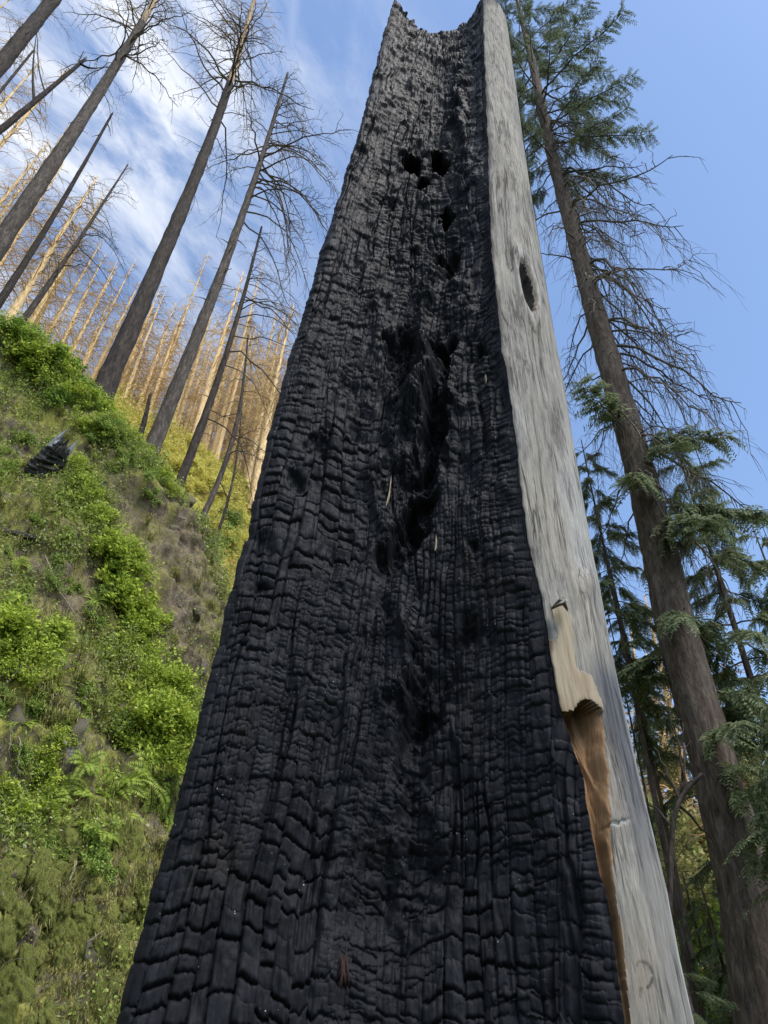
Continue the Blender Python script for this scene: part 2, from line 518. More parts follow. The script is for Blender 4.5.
fineM = np.clip(mid * 1.2 + sstep(0.15, 0.5, -sel) * 0.5, 0, 1)
H = H * (1 - fineM) + HF * fineM
H = H * (1 - 0.85 * rip) + HRp * 1.15 * rip
# grain, lumps and the long vertical flutes of the burnt wood
H += 0.0055 * fbm(wa * 70, wz * 9, 0, 3, 50) + 0.0065 * fbm(wa * 30, wz * 18, 0, 3, 51)
rg = 1 - np.abs(fbm(wa * 5.5, wz * 0.7, 4, 4, 56)) * 2
H -= 0.020 * sstep(0.88, 1.0, rg) * sstep(-0.3, 0.3, fbm(A * 3, Z * 1.1, 6, 3, 59))
H += 0.012 * fbm(wa * 16, wz * 7, 3, 4, 60)
H += 0.030 * fbm(A * 5, Z * 1.6, 2, 4, 52) * (0.6 + 0.4 * (1 - hf)) + 0.020 * fbm(A * 11, Z * 6, 2, 3, 53) * (0.5 + 0.8 * np.exp(-((s - 0.5) / 0.25) ** 2))
H += 0.045 * fbm(A * 2.0, Z * 0.5, 9, 3, 54)
knob = fbm(A * 8, Z * 5.5, 4, 3, 55)
H += 0.05 * sstep(0.0, 0.6, knob) * sstep(4.0, 5.5, Z) * np.exp(-((PX - 415 + (PY - 300) * 0.02) / 45) ** 2)
# features measured in the photograph: (x, y, rx, ry, depth)
wpx = PX + 13 * fbm(A * 11, Z * 6, 6, 4, 81); wpy = PY + 24 * fbm(A * 11, Z * 6, 8, 4, 82)
def blob(x, y, rx, ry, d, p=2.0, tilt=0.0):
    u = (wpx - x - tilt * (wpy - y)) / rx; v = (wpy - y) / ry
    return d * np.exp(-(u * u + v * v) ** (p / 2))
F = 0
for a in [(441, 398, 11, 20, -0.13, 3), (434, 432, 12, 26, -0.15, 3, -0.2), (424, 468, 10, 20, -0.12, 3, -0.4), (418, 512, 14, 20, -0.15, 3, -0.5), (399, 545, 11, 26, -0.13, 3, -0.3), (446, 445, 5, 30, -0.05, 2.5), (411, 440, 5, 26, -0.06, 2.5), (396, 470, 5, 30, -0.05, 2.5), (404, 350, 11, 24, -0.12, 3),
          (444, 350, 10, 16, -0.15, 3), (447, 262, 9, 17, -0.15, 3), (385, 600, 10, 42, -0.05, 2), (472, 352, 10, 12, -0.08, 2),
          (407, 480, 9, 20, -0.07, 2), (385, 455, 8, 20, -0.06), (362, 420, 9, 14, -0.05), (348, 390, 10, 12, -0.05),
          (425, 690, 24, 40, -0.13, 3, -0.4), (408, 742, 16, 60, -0.11, 3), (470, 628, 10, 12, -0.06), (478, 555, 8, 8, -0.05),
          (395, 880, 60, 75, -0.11, 2), (335, 820, 14, 60, -0.03), (470, 640, 16, 18, -0.05), (466, 480, 12, 22, -0.05),
          (300, 470, 9, 10, -0.05), (318, 440, 8, 8, -0.05), (262, 545, 10, 10, -0.04), (258, 590, 9, 8, -0.04),
          (420, 380, 11, 46, 0.13, 2.5, -0.25), (398, 415, 9, 50, 0.08, 2.5, -0.35), (385, 330, 12, 40, 0.06, 2, 0.1), (455, 400, 6, 40, 0.05), 
          (462, 300, 8, 30, 0.04), (425, 300, 8, 30, 0.08, 2.5), (378, 520, 7, 60, 0.05, 2), (402, 655, 8, 50, 0.07, 2.5), (470, 540, 30, 60, 0.02),
          (392, 700, 10, 50, 0.05, 2.5), (350, 640, 30, 90, 0.02), (360, 130, 10, 60, 0.05, 2, -0.3), (462, 105, 7, 45, 0.07, 2.5), (470, 180, 8, 60, 0.04)]:
    F = F + blob(*a)
edgefade = sstep(0, 0.05, s) * (1 - sstep(0.955, 1, s))
F = F * (1 + 0.45 * fbm(A * 14, Z * 7, 5, 3, 57)) + 0.25 * np.abs(F) * fbm(A * 26, Z * 18, 5, 3, 58)
H = H * (0.35 + 0.65 * edgefade) + F * edgefade
disp = base + N * H[..., None]
# burnt-through holes near the top
holes = [(412, 163, 9.5, 9.5), (440, 163, 8.5, 11), (423, 180, 6, 6.5), (447, 218, 6, 11)]
hm = np.zeros(PX.shape); 
for (x, y, rx, ry) in holes:
    q = np.hypot((PX - x + 4.5 * fbm(A * 22, Z * 14, 1, 4, 90)) / rx, (PY - y + 4.5 * fbm(A * 22, Z * 14, 5, 4, 92)) / ry)
    hm = np.maximum(hm, sstep(1.15, 0.8, q))
disp = disp + np.array([0, 1.0, 0.25]) * (0.24 * hm)[..., None]
# a notch of jitter along the border and the silhouette so no edge is ruled
disp[..., 0] += 0.010 * fbm(Z * 9, s * 3, 0, 3, 77) * np.exp(-s / 0.04) + (0.012 * fbm(Z * 5, 2, 0, 4, 78) + 0.006 * fbm(Z * 15, 5, 0, 5, 79, 0.65)) * np.exp(-(1 - s) / 0.02)
FACE = disp
ashv = np.clip(sstep(0.68, 1.02, hf) * 0.55 + 0.35 * sstep(0.004, 0.02, H) * sstep(0.25, 0.9, hf) * np.exp(-((PX - 430) / 55) ** 2), 0, 1) * sstep(-0.3, 0.5, fbm(A * 6, Z * 3, 1, 4, 91)) * (1 - hm)
ashv = np.maximum(ashv, sstep(0.02, 0, s) * sstep(0.9, 1.0, hf) * 0.8)
Q = gridq(NR, NC)
hq = hm.ravel()[Q].mean(1) > 0.6
def sub(name, V, Q, mat, parent, attrs=(), smooth=True):
    idx, inv = np.unique(Q.ravel(), return_inverse=True)
    me = mesh_np(name, V.reshape(-1, 3)[idx] - SB, inv.reshape(-1, 4), None, smooth, [mat])
    for an, av in attrs:
        at = me.attributes.new(an, 'FLOAT', 'POINT')
        at.data.foreach_set('value', np.ascontiguousarray(av.ravel()[idx], dtype=np.float32))
    return link(name, me, parent)
face = sub('charred_face', FACE, Q[~hq], CHAR, snag, [('ash', ashv)])
for k, (x, y, rx, ry) in enumerate(holes):
    near = np.hypot((PX.ravel()[Q[:, 0]] - x) / rx, (PY.ravel()[Q[:, 0]] - y) / ry) < 1.6
    others = np.zeros(len(Q), bool)
    mine = hq & near
    if k: mine &= ~done
    done = mine if k == 0 else (done | mine)
    if mine.any():
        sub('burn_hole', FACE, Q[mine], HOLLOW, face)

# ---- weathered outer wood: from the charred border round to the right silhouette
NT = 120
zs = np.concatenate([zr[:40:2], zr[40::2]]); NRS = len(zs)
t = np.linspace(0, 1, NT)[None, :]
zt2 = 0.12 * sstep(0, 0.25, t) + 0.10 * (1 - sstep(0, 0.2, t)) + 0.04 * fbm(t * 9, 3, 0, 3, 12)
zf2 = ((zs - zs[0]) / (ZT - zs[0]))[:, None]
Z2 = zs[:, None] + zt2 * sstep(0.72, 1, zf2)
bx2, by2, rx2, ry2 = BX(Z2), BY(Z2), RX(Z2), RY(Z2)
bx2 = bx2 + (0.012 * fbm(Z2 * 5, 2, 0, 4, 78) + 0.006 * fbm(Z2 * 15, 5, 0, 5, 79, 0.65))
an = t * PI * 0.5
X2 = bx2 + (rx2 - bx2) * np.sin(an) ** 1.1
Y2 = by2 + (ry2 - by2) * (1 - np.cos(an) ** 1.0) + 0 * Z2
X2 = 0.5 * X2 + 0.5 * (bx2 + (rx2 - bx2) * t ** 0.9)
b2 = np.stack([X2, Y2, Z2], -1)
d_r = np.gradient(b2, axis=0); d_c = np.gradient(b2, axis=1)
N2 = np.cross(d_c, d_r); N2 /= np.linalg.norm(N2, axis=-1)[..., None] + 1e-12
N2[N2[..., 1] > 0.2] *= -1
QX, QY, _ = proj(b2)
H2 = 0.010 * fbm(t * 4, Z2 * 0.9, 0, 4, 61) + 0.0035 * fbm(t * 40, Z2 * 1.5, 0, 3, 62) + 0.012 * fbm(t * 2, Z2 * 0.4, 5, 2, 63)
def ell(x, y, rx, ry, tilt=0.0):
    return np.hypot((QX - x - tilt * (QY - y)) / rx, (QY - y) / ry)
kn = ell(526.5, 287, 6.0, 25, 0.20)
knn = kn + 0.22 * fbm(QX * 0.25, QY * 0.12, 0, 3, 65)
H2 = H2 + 0.018 * np.exp(-((kn - 1.35) / 0.45) ** 2) - 0.065 * sstep(1.15, 0.6, knn)
H2 = H2 + 0.020 * np.exp(-ell(511, 180, 12, 16) ** 2) - 0.012 * np.exp(-ell(513, 190, 6, 6) ** 2) + 0.02 * np.exp(-ell(583, 585, 10, 14) ** 2)
# the split: a pale slab torn loose, and under its broken end the orange wood laid bare
T2 = t + 0 * Z2
jag = 0.05 * fbm(QY * 0.035, 1, 0, 3, 66)
slab_r = np.interp(QY, [598, 606, 640, 670, 676, 700, 716, 722], [0.24, 0.27, 0.25, 0.25, 0.37, 0.41, 0.40, 0.36])
slab_top = 606 + 10 * (T2 - 0.3) + 5 * fbm(T2 * 9, 1, 0, 3, 71)
slab_bot = 713 - 14 * np.sin(np.clip((T2 - 0.10) / 0.30, 0, 1) * PI) + 5 * fbm(T2 * 26, 2, 0, 3, 72)
slab = (T2 < slab_r + jag * 0.8) & (QY > slab_top) & (QY < slab_bot) & ((T2 > 0.09 + jag) | (QY > 640))
or_r = np.interp(QY, [700, 716, 760, 800, 860, 905, 960, 1030], [0.41, 0.39, 0.30, 0.22, 0.15, 0.10, 0.07, 0.045])
orange = (T2 < or_r + jag * 0.7) & (QY >= slab_bot) & (QY < 1030)
H2 = H2 + np.where(slab, 0.004 + 0.010 * sstep(650, 712, QY) + 0.004 * fbm(T2 * 30, QY * 0.02, 0, 3, 84), 0)
odep = (0.085 * np.exp(-np.maximum(QY - 712, 0) / 100) + 0.018) * np.where(orange, 1, 0) * sstep(0.0, 0.07, or_r + jag * 0.7 - T2)
H2 = H2 - odep + np.where(orange, 0.010 * fbm(T2 * 46, QY * 0.0025, 0, 3, 68), 0)
H2 = H2 - 0.02 * np.where(orange, np.exp(-((T2 - or_r * 0.55) / 0.03) ** 2), 0)
crk = np.exp(-((QY - 822 + (QX - 620) * 0.25 + 2 * fbm(QX * 0.3, 1, 0, 2, 70)) / 1.8) ** 2) * np.exp(-((QX - 618) / 11) ** 4)
H2 = H2 - 0.012 * crk
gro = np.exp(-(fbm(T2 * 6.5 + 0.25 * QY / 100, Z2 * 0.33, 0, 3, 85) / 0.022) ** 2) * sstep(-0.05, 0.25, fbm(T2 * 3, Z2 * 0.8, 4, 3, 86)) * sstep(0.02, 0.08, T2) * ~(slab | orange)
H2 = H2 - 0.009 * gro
under = np.where(orange, np.exp(-np.maximum(QY - slab_bot, 0) / 9.0), 0) * sstep(0.02, 0.10, or_r - T2) + np.where(slab, np.exp(-np.maximum(slab_bot - QY, 0) / 1.6), 0) * 0.7  # shade of the undercut, painted below the slab and along its lower edge
W2 = b2 + N2 * H2[..., None]
sblue = sstep(640, 690, QY + 14 * fbm(T2 * 5, QY * 0.02, 0, 3, 73)) * (1 - 0.75 * sstep(760, 900, QY)) * sstep(0.30, 0.5, T2) * (1 - sstep(0.88, 1.0, T2)) * 0.9
sbrown = 0.75 * np.exp(-ell(512, 183, 10, 16) ** 2) * sstep(-0.4, 0.4, fbm(T2 * 12, QY * 0.05, 0, 3, 74)) + 0.55 * np.exp(-ell(583, 585, 8, 14) ** 2) + 0.6 * np.exp(-ell(640, 980, 22, 50) ** 2) + 0.45 * np.exp(-ell(606, 800, 18, 50) ** 2) + 0.8 * np.exp(-((kn - 1.1) / 0.35) ** 2) * sstep(0, 30, QX - 505) + 0.5 * np.exp(-ell(537, 325, 5, 14) ** 2)
# a dark ring scar and two dark streaks low on the grey wood
ring = np.exp(-((ell(642, 976, 10, 13.5) - 1) / 0.17) ** 2) * sstep(-0.45, 0.15, (QX - 642) / 10 + 0.35 * (QY < 970)) * sstep(-0.55, 0.0, fbm(QX * .2, QY * .2, 0, 2, 75))
streak = np.exp(-((QX - 660 - (QY - 985) * 0.14) / 1.5) ** 2) * np.exp(-((QY - 993) / 26) ** 4) + 0.9 * np.exp(-((QX - 669 - (QY - 990) * 0.24) / 2.0) ** 2) * np.exp(-((QY - 1000) / 27) ** 4)
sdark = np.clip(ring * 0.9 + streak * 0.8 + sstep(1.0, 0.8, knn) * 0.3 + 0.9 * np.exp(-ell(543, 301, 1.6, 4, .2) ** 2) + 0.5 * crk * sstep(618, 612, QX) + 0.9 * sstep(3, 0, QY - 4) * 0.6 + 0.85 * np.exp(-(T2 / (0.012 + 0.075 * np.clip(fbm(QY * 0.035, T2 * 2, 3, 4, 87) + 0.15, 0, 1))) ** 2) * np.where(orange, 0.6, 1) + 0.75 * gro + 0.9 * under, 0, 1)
pale = 0.55 * sstep(0.80, 0.97, T2) * sstep(500, 800, QY) + 0.8 * crk + 0.25 * sstep(0.3, -0.2, fbm(T2 * 3, QY * 0.008, 0, 3, 76)) * sstep(300, 500, QY) * (1 - sstep(560, 660, QY))  # right rim brightened as if by open sky; crack and patches simply pale
ringm = np.exp(-((kn - 1.35) / 0.25) ** 2)
pale = np.clip(pale + 0.3 * ringm, 0, 1)
Q2 = gridq(NRS, NT)
ho = sstep(1.05, 0.9, knn).ravel()[Q2].mean(1) > 0.5
so = slab.ravel()[Q2].mean(1) > 0.5
oo = (orange.ravel()[Q2].mean(1) >= 0.5) & ~so
at2 = [('stain_blue', sblue), ('stain_brown', np.clip(sbrown, 0, 1)), ('stain_and_shade', sdark), ('pale', pale)]
sap = sub('weathered_wood', W2, Q2[~(ho | so | oo)], GREY, snag, at2)
sub('knot_hole', W2, Q2[ho], HOLLOW, sap)
sl = sub('split_slab', W2, Q2[so], PALE, snag, [('stain_and_shade', sdark)])
og = sub('exposed_wood', W2, Q2[oo], ORANGE, snag, [('stain_and_shade', sdark)])
tag(sl, 'pale tan slab of wood split loose from the grey side')
tag(og, 'fresh orange brown wood laid bare below the broken slab')

# splinter curling off the top of the slab
def shard(name, px, py, Yoff, outline, thick, mat, parent, curl=0.0, label=None):
    c0 = P(px, py, BY(P(px, py, 2.6)[2]) + Yoff)
    sc = np.linalg.norm(c0 - np.array([0, 0, CAMZ])) / FPX
    ex, ey = RW[:, 0], np.array([0, 0, 1.0])
    o = np.array(outline, float)
    n = len(o)
    F0 = c0 + (o[:, 0:1] * sc) * ex - (o[:, 1:2] * sc) * ey + np.array([0, -1, 0]) * (curl * (o[:, 2:3] if o.shape[1] > 2 else 0))
    B0 = F0 + np.array([0.1, 1, 0]) * thick
    mid1, mid2 = F0.mean(0) + np.array([0, -thick * 0.5, 0]), B0.mean(0)
    V = np.vstack([F0, B0, mid1, mid2])
    T = []
    for i in range(n):
        j = (i + 1) % n
        T += [[i, j, 2 * n], [n + j, n + i, 2 * n + 1], [i, n + i, j], [j, n + i, n + j]]
    me = mesh_np(name, V - SB, None, np.array(T), False, [mat])
    ob = link(name, me, parent)
    if label: tag(ob, label)
    return ob
shard('splinter', 561, 602, -0.05, [(-10, 6, 0), (-4, 2, 1), (-2, -4, 1), (4, -7, 0), (8, -1, 0), (6, 8, 0), (2, 5, 1), (-4, 7, 1)], 0.02, GREY, snag, 0.03, 'whitish splinter curling off the top of the slab')
# slivers of bare wood showing through the char
for (x, y, pts) in [(389, 492, [(2, -20), (2.2, -10), (1.2, -4), (1.4, 6), (-1, 14), (-4, 22), (-2.4, 12), (-0.2, 4), (0.6, -8)]), (436, 545, [(0, -9), (2, 0), (1, 10), (-2, 12), (-1, 0)]), (483, 376, [(0, -8), (1.5, 2), (0, 8), (-1.5, 0)])]:
    q = np.argmin((PX - x) ** 2 + (PY - y) ** 2); c = FACE.reshape(-1, 3)[q]
    k = np.linalg.norm(c - np.array([0, 0, CAMZ])) / FPX
    o = np.array(pts, float); n = len(o)
    f = c + np.array([0, -0.012, 0]) + np.c_[o[:, 0] * k * 0.75, np.zeros(n), -o[:, 1] * k * 1.05]
    V = np.vstack([f, f + np.array([0, 0.05, 0]), f.mean(0) + np.array([0, -0.006, 0])])
    T = []
    for i in range(n):
        j = (i + 1) % n
        T += [[i, j, 2 * n], [i, n + i, j], [j, n + i, n + j]]
    link('wood_sliver', mesh_np('wood_sliver', V - SB, None, np.array(T), False, [PALE]), snag)
# reddish shreds hanging in the hollow low on the face
m = Mat('red_rot_wood', 0.8, 0.2); m.color(m.ramp(m.noise(30, 4, 0.6, (1, 1, 0.1)), [(0.3, (0.018, 0.010, 0.009)), (0.8, (0.055, 0.026, 0.02))])); REDW = m.m
for k in range(5):
    x, y = 341 + k * 2.1, 962 + (k * 7) % 13
    q = np.argmin((PX - x) ** 2 + (PY - y) ** 2); c = FACE.reshape(-1, 3)[q]
    b = MB()
    ln = 0.05 + 0.02 * (k % 3)
    pts = [c + np.array([0.006 * math.sin(k + j), -0.004 - 0.012 * math.sin(j * 0.8), ln * (0.6 - j * 0.35)]) for j in range(5)]
    b.tube(pts, np.array([0.001, 0.003, 0.004, 0.0025, 0.001]), 5)
    link('wood_shred', mesh_np('wood_shred', np.vstack(b.V) - SB, np.vstack(b.Q), np.vstack(b.T), True, [REDW]), snag)

# ---- back of the shell and its broken rim
NBk, rowsb = 40, np.linspace(0, NRS - 1, 110).astype(int)
an = np.linspace(0, PI, NBk)[None, :]
zb = zs[rowsb][:, None]
zb = zb + (0.12 * np.cos(an / 2) ** 8 + 0.30 * np.sin(an / 2) ** 30 - 0.02) * sstep(0.72, 1, zf2[rowsb]) + 0.05 * fbm(np.cos(an) * 5, np.sin(an) * 5, 0, 3, 13) * sstep(0.9, 1, zf2[rowsb]) * np.sin(an)
cxm, hw = (RX(zb) + LX(zb)) / 2, (RX(zb) - LX(zb)) / 2
yb0 = RY(zb) * (1 - an / PI) + (LY(zb) + 0.2) * an / PI
XB = cxm + hw * np.cos(an)
YB = yb0 + np.sin(an) * (hw * 0.95 + 0.1)
rr = 1 + 0.03 * fbm(np.cos(an) * 3, np.sin(an) * 3, zb * 0.8, 4, 14)
XB = cxm + (XB - cxm) * np.where(np.sin(an) > 0.2, rr, 1)
BK = np.stack([XB, YB, zb + 0 * XB], -1)
m = Mat('grey_shell_back', 0.8, 0.2)
m.color(m.ramp(m.noise(20, 6, 0.6, (1, 1, 0.05)), [(0.3, (0.10, 0.095, 0.09)), (0.6, (0.34, 0.33, 0.31)), (0.8, (0.48, 0.46, 0.43))])); m.bump(m.noise(30, 5, 0.6, (1, 1, 0.05)), 0.6, 0.02)
z0 = np.zeros(BK.shape[:2])
sub('shell_back', BK, gridq(len(rowsb), NBk), GREY, snag, [('stain_blue', z0), ('stain_brown', z0 + 0.2), ('stain_and_shade', z0), ('pale', z0)])
top_in = FACE[-1][np.linspace(0, NC - 1, 60).astype(int)]
top_out = BK[-1][::-1]
idx = np.linspace(0, NBk - 1, 60)
top_out = np.stack([np.interp(idx, np.arange(NBk), top_out[:, k]) for k in range(3)], -1)
mid_ = (top_in * 0.5 + top_out * 0.5) + np.array([0, 0, 1]) * (0.04 * fbm(np.linspace(0, 12, 60), 0, 0, 3, 15))[:, None] - np.array([0, 0, 0.05])
cap = np.stack([top_in, mid_, top_out], 0)
sub('broken_rim', cap, gridq(3, 60), CHAR, snag, [('ash', np.full(cap.shape[:2], 0.3))])
# ================================================================== GROUND AND SLOPES
m = Mat('forest_floor', 0.95, 0.1)
m.color(m.ramp(m.noise(0.8, 8, 0.65), [(0.3, (0.03, 0.025, 0.015)), (0.55, (0.05, 0.06, 0.02)), (0.75, (0.09, 0.085, 0.035))]))
FLOOR = m.m
gx, gy = np.meshgrid(np.concatenate([[-2500, -900, -300], np.linspace(-80, 80, 60), [300, 900, 2500]]), np.concatenate([[-2500, -900, -300], np.linspace(-40, 120, 60), [300, 900, 2500]]))
gz = 0.12 * fbm(gx * 0.35, gy * 0.35, 0, 4, 3)
gz = np.where(np.hypot(gx, gy) < 3.2, gz * 0.3, gz)
g = link('ground', mesh_np('ground', np.stack([gx, gy, gz], -1).reshape(-1, 3), gridq(*gx.shape), None, True, [FLOOR]))
tag(g, kind='structure')

m = Mat('mossy_slope', 0.95, 0.12)
n0 = m.noise(1.1, 8, 0.68); n1 = m.noise(5.5, 7, 0.68, (1, 1, 0.6)); n2 = m.noise(38, 5, 0.65)
rock = m.ramp(m.noise(7, 8, 0.7, (1.2, 1, 0.35), 0.5), [(0.28, (0.022, 0.018, 0.014)), (0.5, (0.105, 0.085, 0.062)), (0.72, (0.24, 0.205, 0.165))])
moss = m.ramp(n1, [(0.3, (0.06, 0.062, 0.015)), (0.5, (0.21, 0.205, 0.045)), (0.72, (0.40, 0.37, 0.10))])
moss = m.mix(m.rng(n2, 0.35, 0.7, 0, 0.5), moss, (0.18, 0.195, 0.05))
c = m.mix(m.rng(m.math('ADD', m.math('MULTIPLY', n0, 0.55), m.math('MULTIPLY', n1, 0.45)), 0.44, 0.54), rock, moss)
c = m.mix(m.math('MULTIPLY', m.attr('bare'), m.rng(n1, 0.35, 0.6, 0.35, 1.0)), c, m.mix(m.rng(m.noise(4, 7, 0.75, (1, 1, 0.5), 0.6), 0.38, 0.66), (0.030, 0.022, 0.016), (0.26, 0.20, 0.14)))
c = m.mix(m.attr('stone'), c, m.mix(n1, (0.12, 0.115, 0.105), (0.30, 0.29, 0.27)))
m.color(c)
m.bump(n1, 0.9, 0.08); m.bump(n2, 0.8, 0.02)
SLOPE = m.m

# control columns of the near slope, left to right: (x, y) in the photograph and the distance forward
ctl = [
 [(-900, 180, 4.2), (-900, 450, 3.8), (-900, 700, 3.4), (-900, 900, 3.2), (-900, 1100, 3.0)],
 [(-430, 250, 6.6), (-430, 450, 6.0), (-430, 700, 5.6), (-430, 900, 5.2), (-430, 1110, 4.9)],
 [(-180, 300, 8.8), (-180, 480, 8.3), (-180, 700, 7.8), (-180, 900, 7.3), (-180, 1110, 7.0)],
 [(-2, 328, 10.5), (0, 480, 9.9), (0, 700, 9.2), (0, 900, 8.7), (0, 1110, 8.3)],
 [(55, 366, 11.0), (45, 520, 10.3), (35, 700, 9.6), (35, 900, 9.1), (35, 1110, 8.8)],
 [(104, 403, 11.5), (85, 550, 10.8), (70, 700, 10.0), (65, 900, 9.5), (65, 1110, 9.2)],
 [(152, 456, 12.3), (135, 590, 11.4), (115, 710, 10.7), (100, 900, 10.1), (95, 1110, 9.8)],
 [(182, 498, 13.0), (182, 600, 12.2), (165, 700, 11.4), (135, 890, 10.8), (120, 1110, 10.4)],
 [(202, 536, 13.6), (210, 605, 13.2), (205, 710, 12.5), (165, 880, 11.8), (140, 1110, 11.3)],
 [(203, 556, 15.0), (214, 640, 14.6), (203, 730, 14.0), (165, 890, 13.2), (140, 1110, 12.6)],
 [(180, 560, 18.0), (190, 650, 17.4), (180, 740, 17.0), (150, 890, 16.4), (120, 1110, 16.0)],
]
K = np.array([[P(*q) for q in col] for col in ctl])            # col, row, xyz
foot = K[:, -1:].copy(); foot[..., 2] = -0.6
cr = K[:, :1]
off = np.array([[-0.9, 1.6, 0.75], [-2.2, 4.2, 2.2], [-8.0, 11.0, 8.5]])
tops = [cr + o for o in off[::-1]]
K = np.concatenate(tops + [K, foot], 1)                        # rows: three beyond the crest, five on the face, the foot
def catmull(K, n, axis):
    K = np.moveaxis(K, axis, 0); m_ = len(K)
    t = np.linspace(0, m_ - 1 - 1e-6, n); i = np.floor(t).astype(int); f = (t - i)[:, None, None]
    g_ = lambda j: K[np.clip(j, 0, m_ - 1)]
    p0, p1, p2, p3 = g_(i - 1), g_(i), g_(i + 1), g_(i + 2)
    r = 0.5 * (2 * p1 + (p2 - p0) * f + (2 * p0 - 5 * p1 + 4 * p2 - p3) * f ** 2 + (3 * p1 - p0 - 3 * p2 + p3) * f ** 3)
    return np.moveaxis(r, 0, axis)
HB_ = catmull(catmull(K, 330, 0), 340, 1)
HB_ = np.swapaxes(HB_, 0, 1)                                    # rows (top to foot), columns
HN = np.cross(np.gradient(HB_, axis=1), np.gradient(HB_, axis=0)); HN /= np.linalg.norm(HN, axis=-1)[..., None] + 1e-9
flip = (HN * (np.array([0, 0, 1.6]) - HB_)).sum(-1).mean() < 0
if flip: HN = -HN
x, y, z = HB_[..., 0], HB_[..., 1], HB_[..., 2]
u_ = x * 0.72 + y * 0.70                                       # along the face
hx, hy, _ = proj(HB_)
lowr = sstep(780, 900, hy)
rid = 1 - np.abs(fbm(u_ * 1.3, z * 0.75, 2, 4, 201)) * 2
dsp = 0.50 * fbm(u_ * 0.6, z * 0.6, y * 0.3, 4, 202) + 0.20 * (rid - 0.5) * (0.4 + 0.8 * lowr) + 0.11 * fbm(u_ * 3, z * 1.6, 4, 4, 203) + 0.05 * fbm(u_ * 9, z * 6, 4, 3, 204)
lump = sstep(-0.05, 0.5, fbm(u_ * 4.0, z * 2.2, 7, 3, 205))
dsp += 0.22 * lump * lowr + 0.06 * lump + 0.24 * lowr * fbm(u_ * 5.0, z * 2.2, 3, 3, 208) + 0.07 * lowr * fbm(u_ * 12, z * 8, 3, 3, 209)
led = np.mod(z * 1.2 + 1.2 * fbm(u_ * 0.8, z * 0.3, 0, 3, 206), 1.0)
dsp += 0.24 * (sstep(0, 0.75, led) - sstep(0.82, 1.0, led)) * (0.55 + 0.8 * lowr) * sstep(-0.2, 0.3, fbm(u_ * 0.7, z * 0.5, 5, 3, 210))
rowi = np.arange(HB_.shape[0])[:, None] / (HB_.shape[0] - 1)
dsp += 0.16 * lowr * (1 - 2 * np.abs(fbm(u_ * 2.2, z * 0.55, 1, 3, 207))) - 0.05
bare0 = np.exp(-((hx - 186 + 0.10 * (hy - 600)) / 34) ** 2) * sstep(480, 540, hy) * (1 - sstep(760, 850, hy))
dsp += bare0 * (0.30 * (0.5 - np.abs(fbm(u_ * 1.6, z * 1.1, 6, 4, 213))) + 0.16 * fbm(u_ * 5, z * 3, 6, 4, 214))
dsp *= np.where(rowi < 0.3, 0.7, 1.0)
HS = HB_ + HN * dsp[..., None]
hx, hy, _ = proj(HS)
bare = np.clip(np.exp(-((hx - 186 + 0.10 * (hy - 600)) / 30) ** 2) * sstep(480, 540, hy) * (1 - sstep(760, 850, hy)) + 0.8 * np.exp(-((hx - 130) / 40) ** 2 - ((hy - 520) / 50) ** 2) + 0.7 * np.exp(-((hx - 60) / 50) ** 2 - ((hy - 600) / 60) ** 2), 0, 1)
stone = np.exp(-(((hx - 73) / 7) ** 4 + ((hy - 735) / 34) ** 4))
me = mesh_np('hillside', HS.reshape(-1, 3), gridq(*HS.shape[:2]), None, True, [SLOPE])
for an_, av in (('bare', bare), ('stone', stone)):
    at = me.attributes.new(an_, 'FLOAT', 'POINT'); at.data.foreach_set('value', av.ravel().astype(np.float32))
hill = link('hillside', me); tag(hill, kind='structure')
HNn = np.cross(np.gradient(HS, axis=1), np.gradient(HS, axis=0)); HNn /= np.linalg.norm(HNn, axis=-1)[..., None] + 1e-9
if flip: HNn = -HNn
HP = HS.reshape(-1, 3); HNf = HNn.reshape(-1, 3)
hpx, hpy = hx.ravel(), hy.ravel()
facing = (HNf * (np.array([0, 0, 1.6]) - HP)).sum(1) > 0
rowf = np.repeat(np.arange(HS.shape[0]), HS.shape[1])
crest_row = int(3 / (K.shape[1] - 1) * HS.shape[0]) - 4
vis = facing & (rowf >= crest_row)
def on_hill(px, py):
    d = np.where(vis, (hpx - px) ** 2 + (hpy - py) ** 2, 1e12)
    i = int(np.argmin(d))
    return HP[i], HNf[i]

# the sunlit slope beyond
def far_z(x, y):
    a = 34.8 + (1.4 * np.maximum(-8.4 - x, 0) + 2.1 * np.minimum(-8.4 - x, 0)) + 1.3 * (np.minimum(y, 36) - 36) + 0.45 * np.maximum(y - 36, 0)
    b = 37.5 + 0.50 * (y - 36) - 0.02 * x
    k = 2.0
    z_ = -k * np.log(np.exp(-np.clip(a, -60, 200) / k) + np.exp(-b / k))
    z_ = z_ + 1.7 * fbm(np.asarray(x) * 0.16, np.asarray(y) * 0.16, 0, 4, 212) * np.clip(z_ / 6, 0, 1)
    return np.maximum(z_, -1.0 + 0.05 * z_)
m = Mat('sunlit_slope', 0.95, 0.1)
n1 = m.noise(0.9, 8, 0.7); n2 = m.noise(6, 5, 0.65)
m.color(m.mix(m.rng(n2, 0.3, 0.7), m.ramp(n1, [(0.3, (0.16, 0.14, 0.04)), (0.5, (0.34, 0.28, 0.08)), (0.72, (0.50, 0.34, 0.13))]), (0.26, 0.27, 0.06)))  # warm sunlight painted into the ground colour
m.bump(n2, 1.0, 0.1)
GOLDS = m.m
fx, fy = np.meshgrid(np.linspace(-60, 45, 150), np.linspace(20, 120, 140))
fz = far_z(fx, fy) + 0.9 * fbm(fx * 0.25, fy * 0.25, 0, 5, 211)
